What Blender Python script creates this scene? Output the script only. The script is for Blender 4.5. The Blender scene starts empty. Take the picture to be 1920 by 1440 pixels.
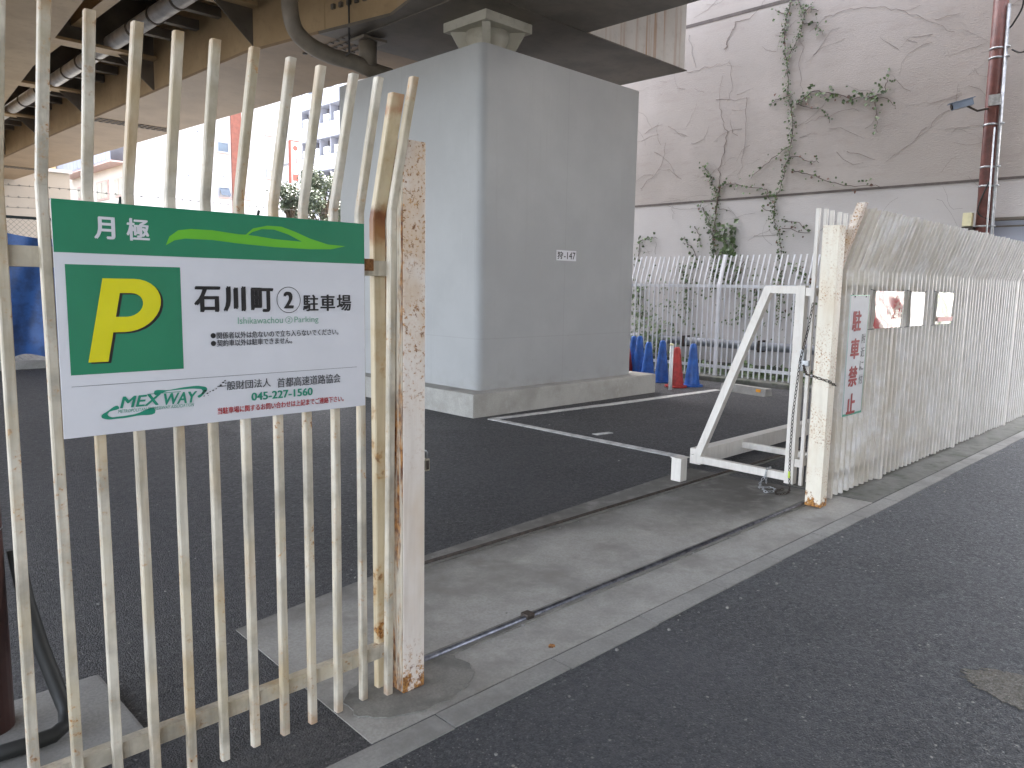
import bpy, bmesh, math, random
from mathutils import Vector, Matrix
R = math.radians
scene = bpy.context.scene
COL = scene.collection
random.seed(7)

# ------------------------------------------------------------------ camera
F_PX, YAW, PITCH, ROLL = 1427.47, R(45.43617), R(7.28903), R(1.0176)
fw = Vector((math.cos(YAW)*math.cos(PITCH), math.sin(YAW)*math.cos(PITCH), -math.sin(PITCH)))
rt = fw.cross(Vector((0, 0, 1))).normalized(); up = rt.cross(fw)
rt2 = rt*math.cos(ROLL) + up*math.sin(ROLL); up2 = up*math.cos(ROLL) - rt*math.sin(ROLL)
cd = bpy.data.cameras.new('camera'); cam = bpy.data.objects.new('camera', cd); COL.objects.link(cam)
m = Matrix((rt2, up2, -fw)).transposed().to_4x4(); m.translation = (0, 0, 1.5)
cam.matrix_world = m
cd.sensor_width = 36; cd.sensor_fit = 'HORIZONTAL'; cd.lens = F_PX/1920*36
cd.clip_start = .05; cd.clip_end = 2000
scene.camera = cam

# ------------------------------------------------------------------ world, sun, exposure
SUN_AZ, SUN_EL = R(62), R(58)          # azimuth measured from +X towards +Y
w = bpy.data.worlds.new('World'); scene.world = w; w.use_nodes = True
nt = w.node_tree; nt.nodes.clear()
sk = nt.nodes.new('ShaderNodeTexSky'); sk.sky_type = 'NISHITA'; sk.sun_disc = False
sk.sun_elevation = SUN_EL; sk.sun_rotation = math.pi/2 - SUN_AZ
sk.air_density = .8; sk.dust_density = 3.0; sk.ozone_density = .6
bg = nt.nodes.new('ShaderNodeBackground'); bg.inputs[1].default_value = .15
wo = nt.nodes.new('ShaderNodeOutputWorld')
hs = nt.nodes.new('ShaderNodeHueSaturation'); hs.inputs['Saturation'].default_value = .45   # thin haze whitens the sky
nt.links.new(sk.outputs[0], hs.inputs['Color']); nt.links.new(hs.outputs[0], bg.inputs[0]); nt.links.new(bg.outputs[0], wo.inputs[0])
sd = bpy.data.lights.new('sun', 'SUN'); sd.energy = 3.5; sd.angle = R(.5); sd.color = (1, .95, .87)
so = bpy.data.objects.new('sun', sd); COL.objects.link(so)
sv = Vector((math.cos(SUN_AZ)*math.cos(SUN_EL), math.sin(SUN_AZ)*math.cos(SUN_EL), math.sin(SUN_EL)))
so.rotation_euler = sv.to_track_quat('Z', 'Y').to_euler(); so.location = sv*60
scene.view_settings.view_transform = 'Standard'; scene.view_settings.look = 'None'
scene.view_settings.gamma = 1; scene.view_settings.use_curve_mapping = False
scene.view_settings.exposure = 3.5
scene.cycles.max_bounces = 8; scene.cycles.diffuse_bounces = 5

# ------------------------------------------------------------------ materials
class NT:
    def __init__(s, name):
        s.m = bpy.data.materials.new(name); s.m.use_nodes = True
        s.t = s.m.node_tree; s.b = s.t.nodes['Principled BSDF']
        s.pos = s.t.nodes.new('ShaderNodeNewGeometry').outputs['Position']
    def n(s, kind, **kw):
        d = s.t.nodes.new(kind)
        for k, v in kw.items(): setattr(d, k, v)
        return d
    def l(s, a, b): s.t.links.new(a, b)
    def mapped(s, sc):
        d = s.n('ShaderNodeMapping'); s.l(s.pos, d.inputs[0]); d.inputs['Scale'].default_value = sc
        return d.outputs[0]
    def noise(s, scale, detail=4, vec=None, rough=.6):
        d = s.n('ShaderNodeTexNoise'); s.l(vec or s.pos, d.inputs['Vector'])
        d.inputs['Scale'].default_value = scale; d.inputs['Detail'].default_value = detail
        d.inputs['Roughness'].default_value = rough
        return d.outputs[0]
    def vor(s, scale, vec=None):
        d = s.n('ShaderNodeTexVoronoi'); s.l(vec or s.pos, d.inputs['Vector']); d.inputs['Scale'].default_value = scale
        return d
    def ramp(s, v, a, b, ca=0., cb=1.):
        d = s.n('ShaderNodeMapRange'); d.interpolation_type = 'SMOOTHSTEP'; s.l(v, d.inputs[0])
        d.inputs[1].default_value = a; d.inputs[2].default_value = b
        d.inputs[3].default_value = ca; d.inputs[4].default_value = cb
        return d.outputs[0]
    def math(s, op, a, b):
        d = s.n('ShaderNodeMath', operation=op)
        for i, v in enumerate((a, b)):
            if isinstance(v, (int, float)): d.inputs[i].default_value = v
            else: s.l(v, d.inputs[i])
        return d.outputs[0]
    def mix(s, f, a, b):
        d = s.n('ShaderNodeMix', data_type='RGBA')
        for sock, v in ((d.inputs[0], f), (d.inputs[6], a), (d.inputs[7], b)):
            if isinstance(v, (int, float)): sock.default_value = v
            elif isinstance(v, tuple): sock.default_value = (*v, 1)
            else: s.l(v, sock)
        return d.outputs[2]
    def sep(s, i):
        d = s.n('ShaderNodeSeparateXYZ'); s.l(s.pos, d.inputs[0]); return d.outputs[i]
    def out(s, col, rough=.6, bump=None, bstr=.2, bdist=.002, metal=0., spec=.5):
        if isinstance(col, tuple): s.b.inputs['Base Color'].default_value = (*col, 1)
        else: s.l(col, s.b.inputs['Base Color'])
        if isinstance(rough, (int, float)): s.b.inputs['Roughness'].default_value = rough
        else: s.l(rough, s.b.inputs['Roughness'])
        s.b.inputs['Metallic'].default_value = metal
        s.b.inputs['Specular IOR Level'].default_value = spec
        if bump is not None:
            d = s.n('ShaderNodeBump'); d.inputs['Strength'].default_value = bstr; d.inputs['Distance'].default_value = bdist
            s.l(bump, d.inputs['Height']); s.l(d.outputs[0], s.b.inputs['Normal'])
        return s.m

def mat_plain(name, c, rough=.6, var=.12, scale=6, metal=0., spec=.5, bump=0.):
    t = NT(name)
    f = t.ramp(t.noise(scale), .3, .7)
    d = tuple(max(0, v*(1-var)) for v in c); e = tuple(min(1, v*(1+var)) for v in c)
    return t.out(t.mix(f, d, e), rough, t.noise(scale*25) if bump else None, bump, .003, metal, spec)

RUST1, RUST2 = (.17, .065, .02), (.50, .24, .06)
def mat_paint(name, c, dirt, dirt_amt=.6, spots=.66, spot_scale=38, tint=.0, base_rust=None, rough=.45, big=.5, bands=(), near=None, clean=None, halo_amt=.35):
    """weathered paint: grey dirt, yellow stain, rust freckles in clusters, optional rust at the foot"""
    t = NT(name)
    n1 = t.ramp(t.noise(7, 5), .38, .72)
    st = t.ramp(t.noise(1, 4, t.mapped((34, 34, 3))), .42, .75)
    col = t.mix(t.math('MULTIPLY', n1, dirt_amt), c, dirt)
    col = t.mix(t.math('MULTIPLY', st, dirt_amt*.7), col, tuple(v*.75 for v in dirt))
    if near:                                             # grime gathered at the old end of the fence
        g = t.math('MULTIPLY', t.ramp(t.sep(0), near[1], near[0]), t.ramp(t.noise(3.2, 6, rough=.7), .3, .62))
        col = t.mix(t.math('MULTIPLY', g, .7), col, near[2])
    ystain = t.ramp(t.noise(1, 3, t.mapped((5, 5, 2.2))), .5, .78)
    col = t.mix(t.math('MULTIPLY', ystain, tint), col, (.5, .3, .1))
    cl = t.ramp(t.noise(3.3, 2), big-.08, big+.2)
    sp = t.ramp(t.noise(spot_scale, 3, rough=.65), spots-.02, spots+.05)
    if clean: cl = t.math('MULTIPLY', cl, t.math('MAXIMUM', t.ramp(t.math('ADD', t.sep(2), t.math('MULTIPLY', t.noise(5, 3), .3)), clean[0]+.35, clean[0]), t.ramp(t.math('ADD', t.sep(2), t.math('MULTIPLY', t.noise(5, 3), .5)), clean[1], clean[1]+.7)))
    mask = t.math('MULTIPLY', cl, sp)
    if base_rust:
        z = t.sep(2)
        zz = t.math('ADD', z, t.math('ADD', t.math('MULTIPLY', t.math('SUBTRACT', t.noise(22, 6, rough=.7), .5), .3), t.math('MULTIPLY', t.math('SUBTRACT', t.noise(9, 2), .5), .3)))
        mask = t.math('MAXIMUM', mask, t.ramp(zz, base_rust, base_rust*.55))
    rc = t.mix(t.ramp(t.noise(70, 3), .35, .65), RUST1, RUST2)
    for (z0, hw, amt, c2) in bands:                      # rust burns and stained tips at given heights
        z = t.math('ADD', t.sep(2), t.math('MULTIPLY', t.math('SUBTRACT', t.noise(11, 4), .5), hw*1.6))
        k = t.ramp(t.math('ABSOLUTE', t.math('SUBTRACT', z, z0), 0), hw, hw*.35)
        if amt < 1: k = t.math('MULTIPLY', k, t.ramp(t.noise(5.3, 2), .36, .6))
        col = t.mix(t.math('MULTIPLY', k, amt), col, c2)
    halo = t.math('MULTIPLY', cl, t.ramp(t.noise(spot_scale, 3, rough=.65), spots-.14, spots+.02))
    col = t.mix(t.math('MULTIPLY', halo, halo_amt), col, RUST2)
    col = t.mix(mask, col, rc)
    return t.out(col, t.math('ADD', t.math('MULTIPLY', mask, .35), rough), t.noise(45, 4), .25, .0015)

def mat_heavy_rust(name, c=(.62, .56, .45), lo=.42, hi=.62):
    t = NT(name)
    st = t.ramp(t.noise(1, 6, t.mapped((26, 26, 3.2)), .7), lo, hi)
    rc = t.mix(t.ramp(t.noise(40, 4), .35, .65), (.12, .04, .015), (.45, .21, .06))
    return t.out(t.mix(st, c, rc), .8, t.noise(60, 4), .4, .002)

def mat_asphalt(name, base, pebble=.6, patch=.4, rough=.82):
    t = NT(name)
    v = t.vor(150); v2 = t.vor(60)
    def grey(d): 
        s = t.n('ShaderNodeSeparateColor'); t.l(d.outputs['Color'], s.inputs[0]); return s.outputs[0]
    g = grey(v)
    lo = tuple(x*.55 for x in base); hi = tuple(x*1.5 for x in base)
    col = t.mix(g, lo, hi)
    pb = t.math('MULTIPLY', t.ramp(g, .90, .97), t.ramp(v.outputs['Distance'], .5, .2))
    col = t.mix(t.math('MULTIPLY', pb, pebble), col, (.34, .32, .29))
    g2 = grey(v2)
    pb2 = t.math('MULTIPLY', t.ramp(g2, .982, .99), t.ramp(v2.outputs['Distance'], .4, .25))
    col = t.mix(t.math('MULTIPLY', pb2, pebble), col, (.45, .43, .38))
    big = t.ramp(t.noise(.9, 5), .35, .7)
    col = t.mix(t.math('MULTIPLY', big, patch), col, tuple(x*1.7 for x in base))
    dk = t.ramp(t.noise(.55, 6, t.mapped((1, 2.2, 1))), .55, .75)
    col = t.mix(t.math('MULTIPLY', dk, .55), col, tuple(x*.5 for x in base))
    h = t.math('SUBTRACT', t.math('MULTIPLY', t.noise(75, 5, rough=.7), 1.4), v.outputs['Distance'])
    return t.out(col, t.math('ADD', t.math('MULTIPLY', g2, -.3), rough), h, .7, .007, spec=.5)

def mat_concrete(name, base, stain=(.09, .085, .075), amt=.6, scale=2.2, moss=0., bump=.35, pores=0., grime=False):
    t = NT(name)
    a = t.ramp(t.noise(scale, 7, rough=.68), .38, .7)
    col = t.mix(t.math('MULTIPLY', a, amt), base, stain)
    f = t.ramp(t.noise(95, 3), .35, .68)
    col = t.mix(t.math('MULTIPLY', f, .45), col, tuple(v*.6 for v in base))
    l = t.ramp(t.noise(scale*2.7, 5), .55, .75)
    col = t.mix(t.math('MULTIPLY', l, .35), col, tuple(min(1, v*1.35) for v in base))
    if grime:                                            # tracked-in dirt round the gate end and along the inner rail
        g = t.math('MULTIPLY', t.ramp(t.sep(0), 3.9, 5.3), t.ramp(t.math('ADD', t.sep(1), t.math('MULTIPLY', t.noise(3, 5), .5)), 2.45, 2.9))
        g2 = t.math('MULTIPLY', t.ramp(t.math('ADD', t.sep(1), t.math('MULTIPLY', t.noise(2.5, 6), .45)), 3.0, 3.5), .8)
        g = t.math('MULTIPLY', t.math('MAXIMUM', g, g2), t.ramp(t.noise(6, 6), .15, .55))
        col = t.mix(t.math('MULTIPLY', g, .85), col, (.085, .078, .068))
    if moss:
        g = t.ramp(t.noise(5, 6), .52, .66)
        col = t.mix(t.math('MULTIPLY', g, moss), col, (.05, .065, .03))
    h = t.noise(110, 5)
    if pores: h = t.math('SUBTRACT', h, t.math('MULTIPLY', t.ramp(t.vor(14).outputs['Distance'], .12, .05), 2))
    return t.out(col, .85, h, bump, .004)

M = {}
M['bar'] = mat_paint('aged_cream_paint', (.66, .60, .49), (.34, .30, .235), .9, .63, 50, .6, None, .5, .52, ((2.17, .1, .9, (.30, .15, .055)), (2.0, .28, .55, (.42, .34, .2)), (1.3, .5, .3, (.55, .44, .26)), (.45, .4, .45, (.56, .46, .28)), (.0, .07, .8, (.36, .18, .07))))
M['flat_post'] = mat_paint('rust_stained_cream_paint', (.68, .58, .40), (.5, .38, .2), .6, .62, 14, .9, None, .5, .5, ((1.71, .075, 1, (.17, .05, .02)), (1.66, .2, .6, (.42, .22, .08)), (2.1, .06, .9, (.38, .14, .05))))
M['gate_post'] = mat_paint('rust_freckled_white_paint', (.76, .69, .62), (.66, .55, .45), .4, .585, 85, .35, .085, .45, .34, ((1.72, .45, .6, (.60, .42, .25)),), None, (.12, .95), .25)
M['right_post'] = mat_paint('freckled_cream_paint', (.80, .74, .62), (.66, .58, .46), .3, .60, 72, .3, .075, .45, .47)
M['gate_post_side'] = mat_heavy_rust('flaking_rusty_paint')
M['rust'] = mat_heavy_rust('solid_rust', (.3, .13, .05), .3, .5)
M['white_paint'] = mat_paint('white_gate_paint', (.76, .72, .66), (.55, .5, .44), .35, .69, 40, .1, None, .45, .55)
M['street_bar'] = mat_paint('dirty_white_paint', (.72, .70, .68), (.44, .41, .35), .36, .74, 40, .08, None, .5, .6, (), (5.5, 9.5, (.44, .38, .28)))
M['back_bar'] = mat_paint('cool_white_paint', (.84, .85, .88), (.6, .57, .54), .3, .72, 30, .05, None, .5, .6)
M['asphalt'] = mat_asphalt('street_asphalt', (.052, .053, .058))
M['lot_asphalt'] = mat_asphalt('lot_asphalt', (.049, .048, .05), .35, .4)
M['worn_patch'] = mat_asphalt('worn_aggregate', (.15, .135, .11), .8, .3, .9)
M['concrete'] = mat_concrete('apron_concrete', (.405, .39, .36), (.15, .135, .115), .65, 2.0, grime=True)
M['kerb'] = mat_concrete('kerb_concrete', (.34, .33, .31), amt=.45)
M['moss_concrete'] = mat_concrete('mossy_concrete', (.2, .195, .175), (.06, .065, .045), .8, 3, .55)
M['mortar'] = mat_concrete('dark_mortar', (.26, .25, .225), (.10, .095, .085), .8, 5)
M['footing'] = mat_concrete('footing_concrete', (.44, .425, .39), (.22, .205, .175), .5, 2.6, 0, .5, 1)
M['ground'] = mat_concrete('far_ground', (.1, .1, .1), amt=.5, scale=.3)
M['line_paint'] = mat_concrete('worn_line_paint', (.66, .65, .63), (.2, .2, .2), .75, 9)
M['steel'] = mat_plain('worn_steel', (.17, .17, .19), .38, .4, 20, .9)
M['dark_steel'] = mat_plain('rusted_dark_steel', (.07, .055, .045), .65, .4, 20, .4)
M['galv'] = mat_plain('galvanised_steel', (.45, .46, .47), .4, .25, 14, .7)
M['galv_pipe'] = mat_plain('silver_pipe', (.70, .68, .65), .4, .15, 5, .3)
M['grey_pipe'] = mat_plain('grey_pipe', (.24, .25, .27), .6, .2, 5)
M['brass'] = mat_plain('brass_lock', (.5, .46, .36), .35, .2, 20, .7)
M['black'] = mat_plain('black', (.02, .02, .02), .5)
M['ink'] = mat_plain('black_print', (.018, .016, .016), .4)
M['grey_ink'] = mat_plain('grey_print', (.06, .06, .065), .4)
M['sign_white'] = mat_plain('sign_white', (.68, .675, .70), .28, .04, 4)
M['notice_white'] = mat_plain('faded_notice_white', (.56, .56, .58), .55, .05, 4)
M['notice_red'] = mat_plain('faded_notice_red', (.30, .018, .018), .6, .1)
M['sign_green'] = mat_plain('sign_green', (.022, .21, .105), .25, .06, 4)
M['sign_lime'] = mat_plain('sign_lime', (.14, .48, .03), .25, .04)
M['sign_yellow'] = mat_plain('sign_yellow', (.72, .66, .008), .25, .03)
M['print_green'] = mat_plain('print_green', (.02, .26, .16), .3)
M['pale_green'] = mat_plain('pale_green_print', (.16, .36, .24), .3)
M['faded_red'] = mat_plain('faded_red', (.36, .10, .07), .5)
M['print_red'] = mat_plain('print_red', (.42, .018, .022), .35, .15, 30)
M['pale_print'] = mat_plain('pale_print', (.8, .72, .62), .3)
M['brown_pole'] = mat_plain('brown_pole_paint', (.085, .04, .034), .5, .25, 8)
M['red_pole'] = mat_plain('red_brown_pole_paint', (.15, .055, .045), .45, .25, 8)
M['rubber'] = mat_plain('dark_hose', (.022, .022, .02), .6)
M['blue_cone'] = mat_plain('blue_plastic', (.018, .095, .36), .45, .3, 9)
M['red_cone'] = mat_plain('red_plastic', (.40, .035, .03), .5, .25, 12)
M['white_plastic'] = mat_plain('white_plastic', (.72, .74, .74), .4)
M['tarp'] = mat_plain('blue_tarp', (.02, .075, .24), .5, .35, 5, bump=.2)
M['fence_dark'] = mat_plain('dark_green_fence', (.03, .04, .04), .5)
M['wire'] = mat_plain('wire', (.12, .12, .12), .5, metal=.5)
M['leaf'] = mat_plain('ivy_leaf', (.075, .115, .04), .5, .55, 9)
M['red_leaf'] = mat_plain('reddish_leaf', (.11, .05, .03), .5, .5, 9)
M['stem'] = mat_plain('dry_stem', (.12, .09, .075), .8, .3)
M['tree_leaf'] = mat_plain('tree_leaf', (.10, .13, .085), .5, .5, 3)
M['bark'] = mat_plain('bark', (.11, .085, .065), .9, .3, 8)
M['cctv'] = mat_plain('grey_camera_housing', (.2, .25, .33), .3, .1)
M['glass'] = mat_plain('window_glass', (.1, .13, .17), .08, .3, .6)
M['pale_glass'] = mat_plain('pale_window', (.5, .48, .4), .2, .15, .6)
M['bldg_white'] = mat_plain('white_tile', (.55, .535, .53), .5, .03, .5)
M['facade'] = mat_plain('off_white_facade', (.80, .785, .755), .6, .04, .5)
M['bldg_cream'] = mat_plain('cream_wall', (.74, .68, .6), .6, .04, .5)
M['bldg_brick'] = mat_plain('red_brown_tile', (.23, .075, .05), .6, .15, 4)
M['bldg_grey'] = mat_plain('blue_grey_wall', (.36, .38, .45), .6, .06, .5)
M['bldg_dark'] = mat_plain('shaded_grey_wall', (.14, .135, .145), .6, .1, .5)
M['bldg_beige'] = mat_plain('beige_wall', (.33, .30, .26), .6, .06, .5)
M['pink_trim'] = mat_plain('pinkish_trim', (.6, .42, .38), .6)
M['lamp_cover'] = mat_plain('yellowed_cover', (.78, .72, .45), .4, .1)
M['groove'] = mat_plain('dark_joint', (.13, .11, .1), .8, .2)
M['yellow_reflector'] = mat_plain('orange_reflector', (.7, .3, .03), .3)
M['tag_green'] = mat_plain('lime_tag', (.5, .65, .05), .4)

def mat_pier():
    t = NT('grey_pier_paint')
    a = t.ramp(t.noise(.9, 5), .35, .7)
    col = t.mix(a, (.345, .347, .345), (.39, .393, .39))
    s = t.ramp(t.noise(1, 5, t.mapped((9, 9, .5))), .56, .8)
    col = t.mix(t.math('MULTIPLY', s, .3), col, (.3, .295, .28))
    s2 = t.ramp(t.noise(1, 3, t.mapped((45, 45, 1.4))), .66, .8)
    col = t.mix(t.math('MULTIPLY', s2, .25), col, (.62, .62, .6))
    for ax, c in ((0, 7.42), (1, 8.1), (2, .885)):          # formwork joints showing through the paint
        q = t.ramp(t.math('ABSOLUTE', t.math('SUBTRACT', t.math('ADD', t.sep(ax), t.math('MULTIPLY', t.noise(3), .004)), c), 0), .007, .003)
        col = t.mix(t.math('MULTIPLY', q, .25), col, (.24, .235, .22))
    lowd = t.math('MULTIPLY', t.ramp(t.math('ADD', t.sep(2), t.math('MULTIPLY', t.noise(4, 5), .5)), .9, .45), t.ramp(t.noise(6, 5), .4, .7))
    col = t.mix(t.math('MULTIPLY', lowd, .3), col, (.25, .24, .21))
    d = t.ramp(t.noise(26, 3), .74, .78)
    col = t.mix(t.math('MULTIPLY', d, .5), col, (.2, .19, .17))
    return t.out(col, .5, t.noise(35, 4), .12, .002)
M['pier'] = mat_pier()

def mat_steelbeam(name, base, dark, streaks=0.):
    t = NT(name)
    a = t.ramp(t.noise(1.3, 6), .35, .7)
    col = t.mix(a, base, dark)
    b = t.ramp(t.noise(9, 5), .5, .75)
    col = t.mix(t.math('MULTIPLY', b, .3), col, tuple(v*.6 for v in dark))
    if streaks:
        s = t.ramp(t.noise(1, 4, t.mapped((9, 9, .35))), .48, .62)
        s2 = t.ramp(t.noise(1, 4, t.mapped((40, 40, .8))), .52, .68)
        k = t.math('MULTIPLY', t.math('MULTIPLY', s, t.math('ADD', t.math('MULTIPLY', s2, .6), .4)), streaks)
        col = t.mix(k, col, (.33, .16, .06))
    return t.out(col, .55, t.noise(20, 4), .15, .003)
M['girder'] = mat_steelbeam('beige_girder_paint', (.45, .32, .175), (.36, .25, .13))
M['girder_flange'] = mat_steelbeam('brown_flange_paint', (.28, .19, .108), (.22, .148, .082))
M['girder_dark'] = mat_steelbeam('shaded_girder_paint', (.17, .145, .115), (.10, .085, .065))  # darker copy of the girder colour, standing in for shade under the deck
M['beam_end'] = mat_steelbeam('rust_streaked_beam_paint', (.60, .575, .545), (.52, .49, .455), .9)
M['bearing'] = mat_steelbeam('bearing_paint', (.5, .48, .4), (.38, .35, .27))
M['deck'] = mat_steelbeam('deck_concrete', (.14, .12, .1), (.08, .07, .06))
M['drain'] = mat_plain('drain_paint', (.2, .17, .13), .5, .2, 3)

def mat_wall():
    t = NT('stained_beige_render')
    a = t.ramp(t.noise(.6, 6), .35, .7)
    col = t.mix(a, (.43, .39, .358), (.50, .458, .425))
    s = t.ramp(t.noise(1, 7, t.mapped((1, 1.6, 9)), .72), .5, .68)       # horizontal trowel streaks, old tendrils
    col = t.mix(t.math('MULTIPLY', s, .30), col, (.36, .29, .265))
    f = t.ramp(t.noise(1, 5, t.mapped((1, 22, 48)), .75), .55, .72)
    col = t.mix(t.math('MULTIPLY', f, .30), col, (.27, .21, .2))
    low = t.ramp(t.sep(2), 3.08, 3.07)                                   # band below the joint is painted paler
    col = t.mix(t.math('MULTIPLY', low, .45), col, (.69, .68, .685))
    h = t.noise(1, 7, t.mapped((30, 22, 55)), .7)
    return t.out(col, .85, h, .5, .012)
M['wall'] = mat_wall()

def mat_poster(name, c1, c2, sc=6, thr=.5):
    t = NT(name)
    f = t.ramp(t.noise(sc, 2), thr-.03, thr+.03)
    mm = t.out(t.mix(f, c1, c2), .18, spec=.4)
    t.b.inputs['Coat Weight'].default_value = 1; t.b.inputs['Coat Roughness'].default_value = .03
    t.b.inputs['Coat IOR'].default_value = 1.42
    return mm
M['poster_red'] = mat_poster('red_laminated_print', (.5, .035, .03), (.72, .5, .4), 7, .56)
M['poster_white'] = mat_poster('white_laminated_print', (.72, .7, .7), (.68, .66, .66))
M['poster_green'] = mat_poster('green_laminated_print', (.2, .33, .07), (.65, .62, .5), 9, .5)

# ------------------------------------------------------------------ mesh helpers
class MB:
    def __init__(s): s.bm = bmesh.new()
    def box(s, x0, x1, y0, y1, z0, z1, bev=0., mi=0):
        b = bmesh.new()
        bmesh.ops.create_cube(b, size=1)
        for v in b.verts: v.co = ((x0+x1)/2+v.co.x*(x1-x0), (y0+y1)/2+v.co.y*(y1-y0), (z0+z1)/2+v.co.z*(z1-z0))
        if bev: bmesh.ops.bevel(b, geom=list(b.edges), offset=bev, segments=2, affect='EDGES', profile=.7)
        return s.add(b)
    def add(s, b):
        me = bpy.data.meshes.new('tmp'); b.to_mesh(me); b.free(); s.bm.from_mesh(me); bpy.data.meshes.remove(me); return s
    def prism(s, pts, z0, z1, bev=0.):
        b = bmesh.new()
        vs = [b.verts.new((*p, z0)) for p in pts]; f = b.faces.new(vs)
        r = bmesh.ops.extrude_face_region(b, geom=[f])
        for v in r['geom']:
            if isinstance(v, bmesh.types.BMVert): v.co.z = z1
        bmesh.ops.recalc_face_normals(b, faces=list(b.faces))
        if bev: bmesh.ops.bevel(b, geom=list(b.edges), offset=bev, segments=2, affect='EDGES', profile=.7)
        return s.add(b)
    def poly3(s, pts, d):
        """a polygon in space given thickness along d"""
        b = bmesh.new(); d = Vector(d)
        f = b.faces.new([b.verts.new(p) for p in pts])
        r = bmesh.ops.extrude_face_region(b, geom=[f])
        for v in r['geom']:
            if isinstance(v, bmesh.types.BMVert): v.co += d
        bmesh.ops.recalc_face_normals(b, faces=list(b.faces))
        return s.add(b)
    def tube(s, pts, r, seg=10, closed=False, r2=None):
        pts = [Vector(p) for p in pts]; n = len(pts); rings = []
        prev = None
        for i, p in enumerate(pts):
            if closed: t = pts[(i+1) % n]-pts[i-1]
            else: t = pts[min(i+1, n-1)]-pts[max(i-1, 0)]
            t.normalize()
            if prev is None:
                a = t.cross(Vector((0, 0, 1)))
                if a.length < .01: a = t.cross(Vector((1, 0, 0)))
            else: a = prev - t*prev.dot(t)
            a.normalize(); prev = a; bb = t.cross(a)
            rr = r if r2 is None else r+(r2-r)*i/max(1, n-1)
            rings.append([s.bm.verts.new(p+(a*math.cos(k*2*math.pi/seg)+bb*math.sin(k*2*math.pi/seg))*rr) for k in range(seg)])
        for i in range(n if closed else n-1):
            A, B = rings[i], rings[(i+1) % n]
            for k in range(seg):
                f = s.bm.faces.new((A[k], A[(k+1) % seg], B[(k+1) % seg], B[k])); f.smooth = seg > 5
        if not closed:
            s.bm.faces.new(rings[0][::-1]); s.bm.faces.new(rings[-1])
        return s
    def beam(s, a, b, w, h, upv=(0, 0, 1)):
        """square tube from a to b, width w across, height h along up"""
        a = Vector(a); b = Vector(b); t = (b-a).normalized(); u = Vector(upv); x = t.cross(u).normalized(); u = x.cross(t)
        q = [a+x*i*w/2+u*j*h/2 for i, j in ((-1, -1), (1, -1), (1, 1), (-1, 1))]
        return s.poly3(q, b-a)
    def lathe(s, prof, seg=24, c=(0, 0, 0)):
        rings = []
        for r, z in prof:
            rings.append([s.bm.verts.new((c[0]+r*math.cos(k*2*math.pi/seg), c[1]+r*math.sin(k*2*math.pi/seg), c[2]+z)) for k in range(seg)])
        for A, B in zip(rings, rings[1:]):
            for k in range(seg):
                f = s.bm.faces.new((A[k], A[(k+1) % seg], B[(k+1) % seg], B[k])); f.smooth = True
        s.bm.faces.new(rings[0][::-1]); s.bm.faces.new(rings[-1])
        return s
    def leaf(s, p, size, nrm, rnd):
        """a folded pointed leaf of four triangles"""
        n = Vector(nrm).normalized()
        a = n.cross(Vector((rnd.uniform(-1, 1), rnd.uniform(-1, 1), rnd.uniform(-1, 1)))).normalized(); b = n.cross(a)
        p = Vector(p); w = size*.42
        v = [s.bm.verts.new(q) for q in (p, p+a*size*.45+b*w+n*size*.12, p+a*size, p+a*size*.45-b*w+n*size*.12)]
        s.bm.faces.new((v[0], v[1], v[2])); s.bm.faces.new((v[0], v[2], v[3]))
    def mesh(s, name, mats, off=(0, 0, 0)):
        me = bpy.data.meshes.new(name)
        if Vector(off).length: bmesh.ops.translate(s.bm, verts=list(s.bm.verts), vec=-Vector(off))
        s.bm.to_mesh(me); s.bm.free()
        for x in (mats if isinstance(mats, (list, tuple)) else [mats]): me.materials.append(M[x])
        return me
def obj(name, mb, mat, parent=None, loc=None):
    """link one mesh object; shapes are given in world metres, the origin is the parent's"""
    if isinstance(mb, MB):
        off = Vector((0, 0, 0))
        q = parent
        while q: off += q.location; q = q.parent
        if loc is not None and parent is None: off = Vector(loc)
        mb = mb.mesh(name, mat, off)
    o = bpy.data.objects.new(name, mb); COL.objects.link(o)
    if parent: o.parent = parent
    elif loc is not None: o.location = loc
    return o
def tag(o, label=None, cat=None, group=None, kind=None):
    if label: o['label'] = label
    if cat: o['category'] = cat
    if group: o['group'] = group
    if kind: o['kind'] = kind
    return o
def thing(name, label, cat, loc=(0, 0, 0), group=None):
    o = bpy.data.objects.new(name, None); COL.objects.link(o); o.location = loc; o.empty_display_size = .2
    return tag(o, label, cat, group)
def struct(name, mb, mat): return tag(obj(name, mb, mat), kind='structure')
def clone(o, parent=None, loc=None):
    c = o.copy(); COL.objects.link(c); c.parent = parent
    if loc is not None: c.location = loc
    for ch in o.children: clone(ch, c)
    return c
def curve_mesh(cu):
    o = bpy.data.objects.new('tmp', cu); COL.objects.link(o)
    dg = bpy.context.evaluated_depsgraph_get()
    me = bpy.data.meshes.new_from_object(o.evaluated_get(dg), depsgraph=dg)
    bpy.data.objects.remove(o); return me
def flat(me, name, mat, fn, parent):
    """carry a flat mesh (u, v) onto a surface with fn(u, v) -> world point"""
    off = Vector((0, 0, 0)); q = parent
    while q: off += q.location; q = q.parent
    for v in me.vertices: v.co = Vector(fn(v.co.x, v.co.y)) - off
    me.materials.clear(); me.materials.append(M[mat]); me.name = name
    return obj(name, me, mat, parent)
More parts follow.
